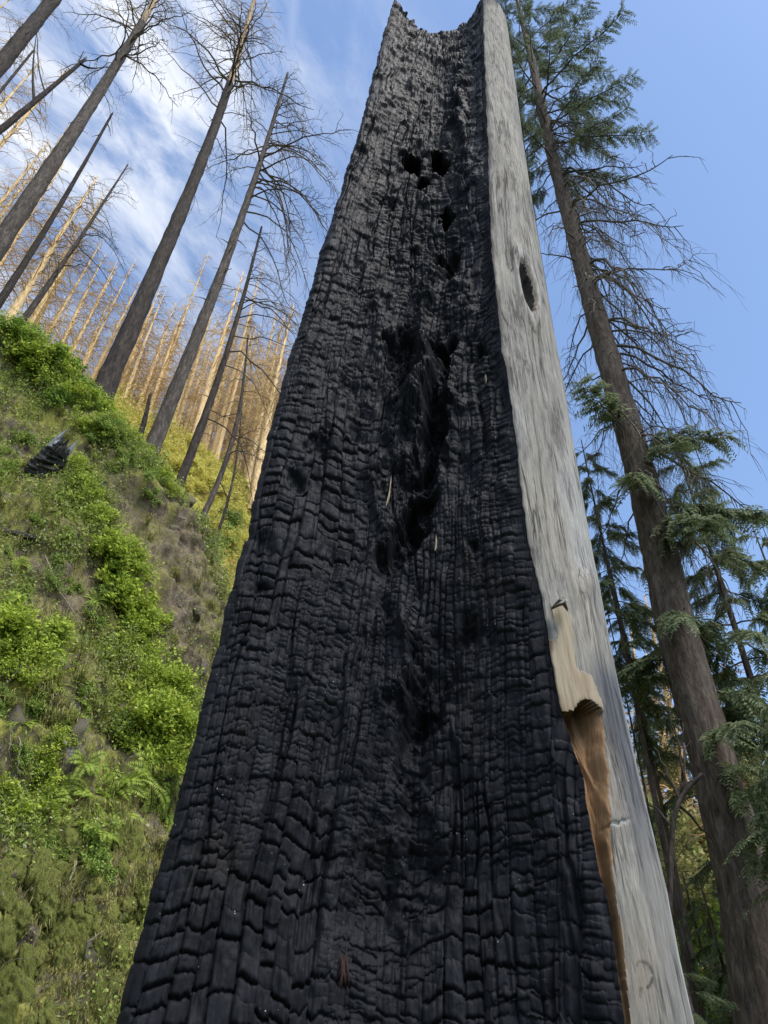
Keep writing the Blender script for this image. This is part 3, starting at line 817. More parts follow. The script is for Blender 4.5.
far = link('far_hillside', mesh_np('far_hillside', np.stack([fx, fy, fz], -1).reshape(-1, 3), gridq(*fx.shape), None, True, [GOLDS]))
tag(far, kind='structure')

# ================================================================== UNDERGROWTH
GREEN_B = leafmat('bright_leaves', [(0.0, (0.13, 0.20, 0.02)), (0.5, (0.32, 0.41, 0.04)), (1.0, (0.52, 0.58, 0.09))], 0.4)
GREEN_M = leafmat('mid_leaves', [(0.0, (0.10, 0.17, 0.028)), (0.5, (0.24, 0.34, 0.055)), (1.0, (0.40, 0.50, 0.12))], 0.35)
GREEN_D = leafmat('dark_leaves', [(0.0, (0.06, 0.12, 0.018)), (0.5, (0.14, 0.25, 0.03)), (1.0, (0.30, 0.42, 0.055))], 0.3)
FERN = leafmat('fern_leaves', [(0.0, (0.12, 0.18, 0.025)), (0.5, (0.26, 0.35, 0.045)), (1.0, (0.40, 0.48, 0.08))], 0.4)
COVER = leafmat('cover_leaves', [(0.0, (0.10, 0.12, 0.026)), (0.25, (0.20, 0.25, 0.045)), (0.5, (0.31, 0.39, 0.07)), (0.75, (0.42, 0.50, 0.13)), (0.9, (0.30, 0.26, 0.12)), (1.0, (0.40, 0.42, 0.26))], 0.3)
YELLOW = leafmat('sunlit_yellow_leaves', [(0.0, (0.40, 0.44, 0.08)), (0.5, (0.62, 0.59, 0.13)), (1.0, (0.78, 0.60, 0.22))], 0.35)  # sun's yellow mixed into the leaf colours of the far bushes
m = Mat('dry_twig', 0.85, 0.2); m.color(m.ramp(m.objrand(), [(0.0, (0.12, 0.09, 0.06)), (1.0, (0.32, 0.27, 0.22))])); TWIG = m.m
m = Mat('twig_mix', 0.85, 0.2); m.color(m.ramp(m.island(), [(0.0, (0.05, 0.035, 0.025)), (0.6, (0.16, 0.115, 0.075)), (1.0, (0.36, 0.31, 0.26))])); TWIGS = m.m

def leaves(C, A_, B_, L, Wd, fold=0.0):
    "one leaf (two triangles with a midrib fold) per row: centre, along, across"
    n = len(C); L = np.broadcast_to(L, (n,))[:, None]; Wd = np.broadcast_to(Wd, (n,))[:, None]
    up = np.cross(A_, B_)
    v0 = C - A_ * L * 0.5; v2 = C + A_ * L * 0.5
    v1 = C + B_ * Wd * 0.5 + up * L * fold - A_ * L * 0.05; v3 = C - B_ * Wd * 0.5 + up * L * fold - A_ * L * 0.05
    V = np.stack([v0, v1, v2, v3], 1).reshape(-1, 3)
    k = np.arange(n)[:, None] * 4
    return V, np.concatenate([k + np.array([[0, 1, 2]]), k + np.array([[0, 2, 3]])], 0)
def rdir(n, rng):
    v = rng.normal(size=(n, 3)); return v / np.linalg.norm(v, axis=1)[:, None]
def ortho(a, rng):
    b = np.cross(a, rdir(len(a), rng)); return b / (np.linalg.norm(b, axis=1)[:, None] + 1e-9)

def shrub_mesh(seed, n=900, leaf=0.05, drape=0.35):
    "a spreading shrub about 1 m across: stems and leaf clusters at their ends"
    r = np.random.default_rng(seed)
    st = MB(); Cs = []
    for k in range(26):
        a = r.uniform(0, 2 * PI); el = r.uniform(0.15, 1.3); L = r.uniform(0.35, 0.72)
        d = np.array([math.cos(a) * math.cos(el), math.sin(a) * math.cos(el), math.sin(el)])
        t_ = np.linspace(0, 1, 6)[:, None]
        pts = d * L * t_ + np.array([0, 0, -drape * 0.5]) * t_ ** 2 * L * (1.2 - math.sin(el)) + 0.02 * r.normal(size=(6, 3)) * t_
        st.tube(pts, np.linspace(0.007, 0.002, 6), 4)
        nl = n // 26
        tt = r.beta(2.2, 1.0, nl)
        ii = np.clip((tt * 5).astype(int), 0, 4); f = (tt * 5 - ii)[:, None]
        Cs.append(pts[ii] * (1 - f) + pts[np.minimum(ii + 1, 5)] * f + r.normal(size=(nl, 3)) * 0.055)
    C = np.vstack(Cs)
    a = rdir(len(C), r) * np.array([1, 1, 0.5]) + C / (np.linalg.norm(C, axis=1)[:, None] + 1e-6) * 0.7; a /= np.linalg.norm(a, axis=1)[:, None]
    b = ortho(a, r); b[:, 2] *= 0.45; b /= np.linalg.norm(b, axis=1)[:, None]
    L = leaf * r.uniform(0.6, 1.35, len(C))
    V, T = leaves(C, a, b, L, L * 0.62, 0.10)
    return st.mesh('stem', [TWIG]), V, T
def fern_mesh(seed):
    r = np.random.default_rng(seed); mb = MB(); nf = 11
    for k in range(nf):
        a = k * 2 * PI / nf + r.uniform(-.3, .3); L = r.uniform(0.45, 0.75); el = r.uniform(0.5, 1.15)
        h = np.array([math.cos(a), math.sin(a), 0]); t_ = np.linspace(0, 1, 22)
        pts = h * (L * t_ * math.cos(el * 0.7))[:, None] + np.array([0, 0, 1]) * (L * (math.sin(el) * t_ - 0.75 * t_ ** 2.2))[:, None]
        mb.tube(pts[::3], np.linspace(0.004, 0.001, len(pts[::3])), 3)
        side = np.cross(h, [0, 0, 1.0]); tg = np.gradient(pts, axis=0); tg /= np.linalg.norm(tg, axis=1)[:, None]
        for sg in (-1, 1):
            ln = 0.13 * np.sin(np.clip(t_[2:] * 1.02, 0, 1) * PI) ** 0.6 * (1 - 0.35 * t_[2:]) + 0.008
            A_ = side * sg + tg[2:] * 0.35 + r.normal(size=(20, 3)) * 0.06; A_ /= np.linalg.norm(A_, axis=1)[:, None]
            C = pts[2:] + A_ * ln[:, None] * 0.5 - np.array([0, 0, 1]) * (ln * 0.12)[:, None]
            V, T = leaves(C, A_, tg[2:], ln, 0.026, 0.04)
            mb.add(V, None, T)
    return mb.mesh('fronds', [FERN])
SHV = [shrub_mesh(31 + k, 1700 + 200 * (k % 3), 0.05 + 0.012 * (k % 3)) for k in range(5)]
def shrub_leafset(mat, tagname):
    return [mesh_np('foliage_' + tagname, V, None, T, False, [mat]) for (_, V, T) in SHV]
PALEL = leafmat('pale_leaves', [(0.0, (0.20, 0.22, 0.07)), (0.5, (0.34, 0.35, 0.12)), (1.0, (0.50, 0.44, 0.20))], 0.4)
FOL = {'pale': shrub_leafset(PALEL, 'pale'), 'bright': shrub_leafset(GREEN_B, 'bright'), 'mid': shrub_leafset(GREEN_M, 'mid'), 'dark': shrub_leafset(GREEN_D, 'dark'), 'yellow': shrub_leafset(YELLOW, 'yellow')}
FERNM = [fern_mesh(61 + k) for k in range(4)]
_rs = random.Random(5)
def up_normal(n, mixz):
    v = Vector(n) * (1 - mixz) + Vector((0, 0, 1)) * mixz
    return v.normalized().to_track_quat('Z', 'Y')
def put_shrub(p, n, size, kind, label, group, name='shrub', cat='shrub', squash=0.85):
    k = _rs.randrange(5)
    t_ = tag(link(name, None, None, tuple(p)), label, cat, group)
    t_.rotation_mode = 'QUATERNION'
    t_.rotation_quaternion = up_normal(n, 0.35) @ Quaternion((0, 0, 1), _rs.uniform(0, 6.28))
    t_.scale = (size, size, size * squash)
    link('stem', SHV[k][0], t_); tag(link('foliage', FOL[kind][k], t_), kind='stuff')
    return t_
def put_fern(p, n, size, label, group):
    t_ = tag(link('fern', None, None, tuple(p)), label, 'fern', group)
    t_.rotation_mode = 'QUATERNION'
    t_.rotation_quaternion = up_normal(n, 0.3) @ Quaternion((0, 0, 1), _rs.uniform(0, 6.28))
    t_.scale = (size,) * 3
    tag(link('frond', _rs.choice(FERNM), t_), kind='stuff')
    return t_
# named shrubs, placed where the photograph has them: x, y, size, kind
bright = [(128, 565, 1.0), (122, 590, 1.1), (135, 615, 1.1), (142, 640, 1.1), (128, 625, 1.0), (150, 662, 1.0), (160, 682, 1.1), (168, 700, 1.1), (152, 700, 1.0), (174, 722, 1.0), (160, 735, 1.1), (185, 712, 0.9), (178, 745, 0.9),
          (112, 545, 0.9), (105, 520, 0.8), (75, 480, 0.9), (82, 500, 0.9), (90, 515, 0.7), (72, 465, 0.7), (150, 745, 1.0), (162, 760, 1.0), (190, 728, 0.8), (140, 680, 0.9), (120, 655, 0.7)]
fernish = [(150, 782, 1.1), (165, 795, 1.1), (140, 795, 1.0), (130, 780, 0.9), (160, 812, 1.0), (120, 790, 0.9), (110, 770, 0.8), (115, 820, 0.8), (45, 800, 0.8), (60, 785, 0.7), (95, 835, 0.8), (85, 760, 0.7), (90, 800, 0.8), (175, 780, 0.8)]
leftb = [(15, 640, 1.2), (30, 655, 1.1), (12, 665, 1.0), (45, 645, 0.8), (25, 680, 0.9), (5, 655, 1.0), (48, 765, 0.6), (62, 745, 0.5), (30, 800, 0.7), (10, 810, 0.7), (55, 820, 0.7)]
bright += [(120, 605, 1.1), (105, 560, 0.9), (112, 580, 0.9), (146, 625, 0.8), (172, 690, 0.9), (188, 700, 0.8), (170, 765, 0.9), (150, 720, 1.1), (135, 700, 0.9), (128, 740, 0.8)]
crestb = [(15, 342, 1.2), (38, 358, 1.2), (50, 385, 1.1), (72, 398, 1.1), (90, 402, 1.0), (108, 418, 0.9), (60, 375, 1.1), (25, 365, 1.0), (120, 432, 0.8), (138, 450, 0.8), (160, 475, 0.7), (172, 492, 0.7), (100, 430, 0.8), (80, 425, 0.8)]
darkb = [(30, 350, 1.3), (55, 365, 1.4), (70, 385, 1.2), (45, 380, 1.2), (85, 395, 1.1), (62, 402, 1.0), (20, 345, 1.0), (92, 410, 0.9), (75, 350, 0.9), (40, 335, 1.0), (8, 335, 1.1), (85, 372, 0.8)]
midb = [(105, 425, 0.9), (120, 440, 0.8), (135, 455, 0.8), (95, 440, 0.7), (60, 560, 0.5), (30, 580, 0.5), (110, 470, 0.6), (20, 600, 0.5), (70, 590, 0.5), (60, 640, 0.6), (95, 620, 0.6), (150, 500, 0.6), (165, 520, 0.6), (158, 480, 0.7), (125, 460, 0.7), (35, 520, 0.5), (15, 470, 0.5), (25, 440, 0.6), (145, 470, 0.7), (100, 660, 0.5), (110, 700, 0.6), (80, 690, 0.5), (88, 850, 0.6), (60, 858, 0.6), (100, 872, 0.6), (30, 905, 0.5), (62, 992, 0.35), (70, 985, 0.3), (105, 930, 0.4)]
midb += [(RNG.uniform(0, 150), RNG.uniform(430, 760), RNG.uniform(0.35, 0.7)) for _ in range(46)]
midb = [q for q in midb if q[1] > 340 + 0.75 * q[0] and not (q[0] > 148 and q[1] > 500)]
for (lst, kind, label, group) in (
    (bright, 'bright', 'bright lime green leafy shrub in the long band running down the steep slope', 'lime green shrubs in a band down the slope'),
    (leftb, 'bright', 'light green leafy shrub on the slope at the left edge of the photo', 'light green shrubs at the left edge'),
    (crestb, 'bright', 'yellow green leafy shrub along the upper edge of the near slope', 'yellow green shrubs along the slope edge'),
    (darkb, 'dark', 'deep green bushy shrub on top of the slope beside the burnt trunks', 'deep green bushes along the slope top'),
    (midb, 'mid', 'small mid green shrub dotted among moss and dry stems on the slope', 'small shrubs on the mossy slope')):
    for (px, py, sz) in lst:
        p, n = on_hill(px, py)
        put_shrub(p - n * 0.08, n, sz * (1.02 if kind == 'bright' else 0.80), kind, label, group)
for (px, py, sz) in fernish + [(int(RNG.uniform(5, 130)), int(RNG.uniform(770, 860)), 0.6) for _ in range(14)] + [(RNG.uniform(5, 150), RNG.uniform(470, 760), 0.55) for _ in range(26)]:
    if py < 345 + 0.75 * px: continue
    p, n = on_hill(px, py)
    put_fern(p - n * 0.02, n, sz * 0.95, 'green fern with arching fronds on the slope beside the snag', 'ferns on the slope beside the snag')

# low cover: leaves, dry stems and hanging moss that nobody could count
wgt = np.where(vis & (hpx > -60) & (hpx < 260) & (hpy > 250) & (hpy < 1080), 1.0, 0.0)
den = fbm(HP[:, 0] * 0.9, HP[:, 1] * 0.9, HP[:, 2] * 0.9, 4, 221)
w_ = wgt * np.clip(0.15 + 3.2 * den, 0.01, 2.2) * np.where(hpy > 840, 0.22, 1.0) * (1 - 0.92 * bare.ravel()) * (1 - stone.ravel())
w_ /= w_.sum()
cnt = 62000
pick = RNG.choice(len(HP), cnt, p=w_)
clus = RNG.normal(size=(cnt, 3)) * 0.06
C = HP[pick] + HNf[pick] * RNG.gamma(1.5, 0.045, cnt)[:, None] + clus
a = rdir(cnt, RNG) + HNf[pick] * 0.5; a /= np.linalg.norm(a, axis=1)[:, None]
b = ortho(a, RNG)
L = RNG.uniform(0.025, 0.075, cnt)
V, T = leaves(C, a, b, L, L * RNG.uniform(0.3, 0.75, cnt), 0.08)
tag(link('ground_cover', mesh_np('ground_cover', V, None, T, False, [COVER])), kind='stuff')
MOSS = leafmat('hanging_moss', [(0.0, (0.07, 0.072, 0.018)), (0.5, (0.21, 0.20, 0.05)), (1.0, (0.40, 0.36, 0.12))], 0.25)
w_ = wgt * (1 - 0.8 * bare.ravel()) * np.where(hpy > 800, 1.0, 0.22) * np.clip(0.6 + den, 0.05, 2); w_ /= w_.sum()
cnt = 55000
pick = RNG.choice(len(HP), cnt, p=w_)
a = np.array([0, 0, -1.0]) + 0.35 * RNG.normal(size=(cnt, 3)) + HNf[pick] * 0.25; a /= np.linalg.norm(a, axis=1)[:, None]
b = np.cross(a, HNf[pick]); b /= np.linalg.norm(b, axis=1)[:, None] + 1e-9
L = RNG.uniform(0.03, 0.10, cnt)
C = HP[pick] + HNf[pick] * RNG.uniform(0.0, 0.035, cnt)[:, None] + RNG.normal(size=(cnt, 3)) * 0.025
V, T = leaves(C, a, b, L, RNG.uniform(0.006, 0.016, cnt), 0.1)
tag(link('moss', mesh_np('moss', V, None, T, False, [MOSS])), kind='stuff')
mb = MB()
w_ = wgt * (0.4 + bare.ravel()); w_ /= w_.sum()
for i in RNG.choice(len(HP), 900, p=w_):
    d = HNf[i] * RNG.uniform(0.1, 0.6) + RNG.normal(size=3) * 0.5 + np.array([0, 0, RNG.choice([-0.9, 0.4])])
    d /= np.linalg.norm(d); ln = RNG.uniform(0.12, 0.5)
    q = np.linspace(0, 1, 5)[:, None]
    mb.tube(HP[i] + d * ln * q + np.array([0, 0, -0.12]) * q ** 2 * ln + RNG.normal(size=(5, 3)) * 0.012 * q, np.linspace(0.006, 0.0015, 5) * RNG.uniform(0.6, 1.5), 3)
tag(link('dead_stems', mb.mesh('dead_stems', [TWIGS])), kind='stuff')

# rocks breaking out of the slope
m = Mat('slope_rock', 0.9, 0.2)
n1 = m.noise(4, 7, 0.7); n2 = m.noise(25, 5, 0.7)
c = m.mix(m.rng(n1, 0.48, 0.6), m.ramp(n2, [(0.3, (0.05, 0.042, 0.034)), (0.7, (0.22, 0.19, 0.155))]), (0.13, 0.125, 0.035))
m.color(c); m.bump(n2, 0.8, 0.03)
ROCK = m.m
def rock_mesh(seed):
    n1_, n2_ = 34, 44
    th = np.linspace(0.001, PI - 0.001, n1_)[:, None]; ph = (np.arange(n2_) * 2 * PI / n2_)[None, :]
    d = np.stack([np.sin(th) * np.cos(ph), np.sin(th) * np.sin(ph), np.cos(th) + 0 * ph], -1)
    r_ = 1 + 0.35 * fbm(d[..., 0] * 1.3, d[..., 1] * 1.3, d[..., 2] * 1.3, 3, seed) + 0.08 * fbm(d[..., 0] * 5, d[..., 1] * 5, d[..., 2] * 5, 3, seed + 9)
    q = d * r_[..., None]
    rr_ = np.random.default_rng(seed); 
    for _k in range(11):
        nn = rr_.normal(size=3); nn /= np.linalg.norm(nn); ex = np.maximum((q * nn).sum(-1) - rr_.uniform(0.45, 0.8), 0)
        q = q - ex[..., None] * nn * 0.95
    q = q * (1 + 0.05 * fbm(q[..., 0] * 6, q[..., 1] * 6, q[..., 2] * 6, 3, seed + 5))[..., None]
    i, j = np.meshgrid(np.arange(n1_ - 1), np.arange(n2_), indexing='ij')
    a = i * n2_ + j; b = i * n2_ + (j + 1) % n2_
    return mesh_np('rock', q.reshape(-1, 3), np.stack([a, a + n2_, b + n2_, b], -1).reshape(-1, 4), None, True, [ROCK])
ROCKS = [rock_mesh(240 + k) for k in range(4)]
for (px, py, sx, sz) in [(73, 735, 0.12, 0.42), (14, 725, 0.24, 0.45), (55, 705, 0.13, 0.35), (98, 875, 0.14, 0.22), (22, 915, 0.17, 0.28), (100, 960, 0.14, 0.26), (45, 592, 0.16, 0.12), (30, 612, 0.14, 0.11), (205, 680, 0.18, 0.3), (195, 640, 0.2, 0.25), (60, 985, 0.16, 0.2)]:
    p, n = on_hill(px, py)
    o = link('rock', ROCKS[_rs.randrange(4)], hill, tuple(p - n * sx * 0.50))
    o.rotation_euler = (_rs.uniform(-.3, .3), _rs.uniform(-.3, .3), _rs.uniform(0, 6.28)); o.scale = (sx * 1.2, sx * 1.0, sz * 1.1)

m = Mat('mossy_rock_cover', 0.95, 0.08)
n1 = m.noise(6, 7, 0.7); n2 = m.noise(45, 5, 0.7, (1, 1, 0.5))
c = m.ramp(n2, [(0.3, (0.07, 0.08, 0.02)), (0.5, (0.23, 0.25, 0.058)), (0.7, (0.44, 0.44, 0.13))])
c = m.mix(m.rng(n1, 0.54, 0.64), c, m.ramp(n2, [(0.3, (0.05, 0.04, 0.03)), (0.7, (0.19, 0.155, 0.12))]))
m.color(c); m.bump(n2, 1.0, 0.03); m.bump(n1, 0.8, 0.05)
MOSSR = m.m
MROCKS = []
for k in range(4):
    th = np.linspace(0.001, PI - 0.001, 34)[:, None]; ph = (np.arange(44) * 2 * PI / 44)[None, :]
    d = np.stack([np.sin(th) * np.cos(ph), np.sin(th) * np.sin(ph), np.cos(th) + 0 * ph], -1)
    r_ = 0.85 + 0.45 * fbm(d[..., 0] * 1.6 + k * 7, d[..., 1] * 1.6, d[..., 2] * 1.1, 4, 260 + k) + 0.22 * fbm(d[..., 0] * 5, d[..., 1] * 5, d[..., 2] * 2.6, 4, 270 + k)
    i, j = np.meshgrid(np.arange(33), np.arange(44), indexing='ij'); a = i * 44 + j; b = i * 44 + (j + 1) % 44
    MROCKS.append(mesh_np('mossy_rock', (d * r_[..., None]).reshape(-1, 3), np.stack([a, a + 44, b + 44, b], -1).reshape(-1, 4), None, True, [MOSSR]))
for k in range(120):
    px, py = RNG.uniform(-6, 150), RNG.uniform(835, 1040)
    if px > 168 - 0.22 * (py - 835): continue
    p, n = on_hill(px, py); sx = RNG.uniform(0.07, 0.17)
    o = link('mossy_rock', MROCKS[k % 4], hill, tuple(p - n * sx * RNG.uniform(-0.1, 0.35)))
    o.rotation_euler = (_rs.uniform(-.35, .35), _rs.uniform(-.35, .35), _rs.uniform(0, 6.28)); o.scale = (sx, sx * 0.9, sx * RNG.uniform(1.0, 2.2))
for k in range(34):
    px, py = RNG.uniform(120, 215), RNG.uniform(500, 760)
    if px < 215 - 0.0 * py - 55: continue
    p, n = on_hill(px, py); sx = RNG.uniform(0.08, 0.2)
    o = link('rock', ROCKS[k % 4], hill, tuple(p - n * sx * RNG.uniform(0.3, 0.6)))
    o.rotation_euler = (_rs.uniform(-.35, .35), _rs.uniform(-.35, .35), _rs.uniform(0, 6.28)); o.scale = (sx, sx * 0.9, sx * RNG.uniform(0.8, 1.6))

# charred stump and fallen log on the slope
m = Mat('old_char', 0.75, 0.3)
g_ = m.noise(25, 6, 0.65, (1, 1, 0.12))
m.color(m.ramp(g_, [(0.35, (0.012, 0.011, 0.011)), (0.6, (0.04, 0.037, 0.035)), (0.8, (0.22, 0.21, 0.20))])); m.bump(g_, 0.9, 0.03); OLDCHAR = m.m
m = Mat('silvered_wood', 0.8, 0.1); m.color(m.ramp(m.noise(40, 5, 0.6, (1, 1, 0.2)), [(0.3, (0.20, 0.20, 0.20)), (0.7, (0.46, 0.46, 0.46))])); SILVER = m.m
p, n = on_hill(38, 470)
p = p - n * 0.10
stump = thing('charred_stump', 'splintered charred stump leaning out of the slope, greyed wood at its broken end', 'stump', tuple(p))
ax = (P(66, 442, p[1] - 0.3) - p); ln = np.linalg.norm(ax); ax /= ln
mb = MB()
q = np.linspace(-0.35, 1.0, 40)
mb.tube(ax * (q * ln * 0.8)[:, None], np.interp(q, [-.35, 0, .5, 1], [.30, .26, .22, .16]), 30, True, 0.30, 301, 0.13, 5.0, 0.35)
link('trunk', mb.mesh('trunk', [OLDCHAR]), stump)
e1 = np.cross(ax, [0, 0, 1.0]); e1 /= np.linalg.norm(e1); e2 = np.cross(ax, e1)
for k in range(16):
    a_ = k * 2 * PI / 16; o_ = e1 * math.cos(a_) * 0.14 + e2 * math.sin(a_) * 0.14
    L_ = [0.42, 0.18, 0.25, 0.12, 0.2, 0.1, 0.16, 0.3, 0.36, 0.22, 0.15, 0.3, 0.12, 0.26, 0.2, 0.34][k]
    mb = MB(); mb.tube(np.array([o_ * 1.15 + ax * ln * 0.66, o_ * 1.1 + ax * (ln * 0.72 + L_ * 0.5), o_ + ax * (ln * 0.72 + L_)]), [0.06, 0.045, 0.008], 5)
    link('splinter', mb.mesh('splinter', [SILVER if k in (0, 1, 7, 8, 15) else OLDCHAR], False), stump)
p, n = on_hill(4, 532); p2_, _ = on_hill(40, 545)
log = thing('fallen_log', 'thin fallen log with a greyed top lying on the slope at left edge', 'log', tuple(p))
mb = MB(); d_ = (p2_ - p) * 1.0
q = np.linspace(-1.2, 0.85, 14)[:, None]
mb.tube(n * 0.06 + d_ * q, np.linspace(0.085, 0.05, 14), 10, True, 0.25, 305)
link('trunk', mb.mesh('trunk', [OLDCHAR]), log)
# pale bare vines over the moss
for (name_pts) in [[(26, 850), (36, 880), (40, 885), (48, 905), (46, 925)], [(52, 848), (50, 870), (42, 885), (34, 892)], [(80, 868), (70, 890), (60, 915), (58, 925)], [(40, 560), (60, 600), (90, 640)], [(20, 740), (14, 770)]]:
    pts = []
    for (px, py) in name_pts:
        p, n = on_hill(px, py); pts.append(p + n * 0.09)
    pts = np.array(pts); tt = np.linspace(0, len(pts) - 1, 14); i_ = np.clip(tt.astype(int), 0, len(pts) - 2); f = (tt - i_)[:, None]
    pts = pts[i_] * (1 - f) + pts[i_ + 1] * f + RNG.normal(size=(14, 3)) * 0.012
    mb = MB(); mb.tube(pts - pts[0], np.linspace(0.013, 0.006, 14), 5)
    t_ = thing('vine', 'thin pale bare vine hanging over the mossy rock face', 'vine', tuple(pts[0]), 'bare vines on the rock face')
    link('stem', mb.mesh('stem', [TWIG]), t_)

# golden bushes on the far slope
yb = []
while len(yb) < 110:
    px, py = _rs.uniform(150, 275), _rs.uniform(425, 560)
    d = ray(px, py); Ys = np.linspace(22, 60, 400)
    pts = d[None] * (Ys / d[1])[:, None]; pts[:, 2] += CAMZ
    hit = np.where(pts[:, 2] < far_z(pts[:, 0], pts[:, 1]))[0]
    if len(hit) == 0: continue
    p = pts[hit[0]]
    low_ = py > 520 and px < 235
    yb.append(1)
    put_shrub(p, (0.4, -0.6, 0.6), _rs.uniform(1.0, 1.9), 'mid' if low_ and _rs.random() < 0.8 else 'yellow',
              'green bush in the gap between the near slope and the snag' if low_ else 'golden yellow bush on the sunlit slope behind the dark trunks', 'green bushes in the gap' if low_ else 'golden bushes on the far slope')
for o in list(COL.objects):
    if o.name.startswith('shrub') and o.get('group') == 'green bushes in the gap':
        for ch in o.children:
            if ch.name.startswith('foliage'): o['label'] = 'green bush in the gap between the near slope and the snag'

# tufts of long drooping grass on the slope: uncounted blades
GRASS = leafmat('long_grass', [(0.0, (0.12, 0.13, 0.03)), (0.5, (0.26, 0.28, 0.06)), (0.85, (0.36, 0.33, 0.12)), (1.0, (0.45, 0.40, 0.22))], 0.35)
w_ = wgt * (1 - 0.9 * bare.ravel()) * np.clip(0.2 + 2.2 * fbm(HP[:, 0] * 1.6, HP[:, 1] * 1.6, HP[:, 2] * 1.6, 3, 231), 0, 2) * np.where(hpy > 840, 0.15, 1.0); w_ /= w_.sum()
tuft = RNG.choice(len(HP), 240, p=w_)
nb_ = 26
i_ = np.repeat(tuft, nb_); n_ = len(i_)
az_ = RNG.uniform(0, 2 * PI, n_)
out_ = np.stack([np.cos(az_), np.sin(az_), np.zeros(n_)], 1) * RNG.uniform(0.2, 1, n_)[:, None] + HNf[i_] * 0.5
L_ = RNG.uniform(0.10, 0.30, n_)[:, None]
p0 = HP[i_] + RNG.normal(size=(n_, 3)) * 0.02
p1 = p0 + (out_ * 0.45 + np.array([0, 0, 0.5])) * L_; p2 = p1 + (out_ * 0.55 + np.array([0, 0, -0.15])) * L_; p3 = p2 + (out_ * 0.25 + np.array([0, 0, -0.55])) * L_
sd_ = np.cross(out_, [0, 0, 1.0]); sd_ /= np.linalg.norm(sd_, axis=1)[:, None] + 1e-9; sd_ *= 0.005
V = np.stack([p0 - sd_, p0 + sd_, p1 - sd_, p1 + sd_, p2 - sd_ * .7, p2 + sd_ * .7, p3], 1).reshape(-1, 3)
k_ = np.arange(n_)[:, None] * 7
Qg = np.concatenate([k_ + np.array([[0, 1, 3, 2]]), k_ + np.array([[2, 3, 5, 4]])]); Tg = k_ + np.array([[4, 5, 6]])
tag(link('grass', mesh_np('grass', V, Qg, Tg, False, [GRASS])), kind='stuff')

# low bushes and grass of the sunlit slope, uncounted
FARC = leafmat('far_cover_leaves', [(0.0, (0.24, 0.25, 0.05)), (0.35, (0.42, 0.42, 0.08)), (0.7, (0.62, 0.52, 0.12)), (1.0, (0.66, 0.40, 0.16))], 0.35)
n_ = 165000
yy_ = RNG.uniform(21, 52, n_); xx_ = RNG.uniform(-0.55, 0.22, n_) * yy_
dn_ = fbm(xx_ * 0.6, yy_ * 0.6, 0, 4, 241)
ok_ = RNG.uniform(-0.5, 0.6, n_) < dn_ + 0.1; xx_, yy_, dn_ = xx_[ok_], yy_[ok_], dn_[ok_]; n_ = len(xx_)
C = np.stack([xx_, yy_, far_z(xx_, yy_) + 0.9 * fbm(xx_ * 0.25, yy_ * 0.25, 0, 5, 211) + RNG.gamma(1.6, 0.22, n_) * (0.5 + 4.0 * np.clip(dn_, 0, 1))], 1)
a = rdir(n_, RNG); b = ortho(a, RNG); L = RNG.uniform(0.10, 0.24, n_)
V, T = leaves(C, a, b, L, L * 0.55, 0.08)
tag(link('far_undergrowth', mesh_np('far_undergrowth', V, None, T, False, [FARC])), kind='stuff')
# ================================================================== BURNT AND DEAD TREES
def barkmat(name, stops, scale=14, bumpd=0.03, rough=0.85):
    m = Mat(name, rough, 0.2)
    a = m.noise(scale, 8, 0.75, (1, 1, 0.22), 0.6)
    b = m.noise(scale * 3.3, 5, 0.7, (1, 1, 0.35))
    c = m.ramp(a, stops)
    c = m.mix(m.rng(b, 0.5, 0.75, 0, 0.4), c, stops[0][1])
    m.color(c); m.bump(a, 0.9, bumpd); m.bump(b, 0.5, bumpd * 0.4)
    return m.m
BURNT = barkmat('burnt_bark', [(0.34, (0.011, 0.009, 0.008)), (0.5, (0.034, 0.026, 0.021)), (0.66, (0.085, 0.066, 0.052))])
GREYB = barkmat('grey_bark', [(0.34, (0.022, 0.018, 0.015)), (0.5, (0.065, 0.053, 0.043)), (0.66, (0.155, 0.126, 0.10))])
SUNTOP = barkmat('sunlit_top_wood', [(0.3, (0.15, 0.10, 0.055)), (0.5, (0.38, 0.27, 0.16)), (0.72, (0.56, 0.43, 0.28))])  # sun on the upper trunks, painted as a lighter wood colour
GOLD = barkmat('sunlit_dead_wood', [(0.3, (0.26, 0.155, 0.06)), (0.44, (0.58, 0.39, 0.18)), (0.58, (0.76, 0.55, 0.30)), (0.74, (0.86, 0.70, 0.46))], 9)  # gold of the low sun painted into the far trunks
m = Mat('dead_branch', 0.85, 0.2); m.color(m.mix(m.objrand(), (0.06, 0.048, 0.04), (0.17, 0.14, 0.11))); BRN = m.m
m = Mat('sunlit_branch', 0.85, 0.2); m.color(m.mix(m.objrand(), (0.36, 0.24, 0.11), (0.66, 0.47, 0.24))); GBR = m.m  # same painted sun, on far trees and some near crowns

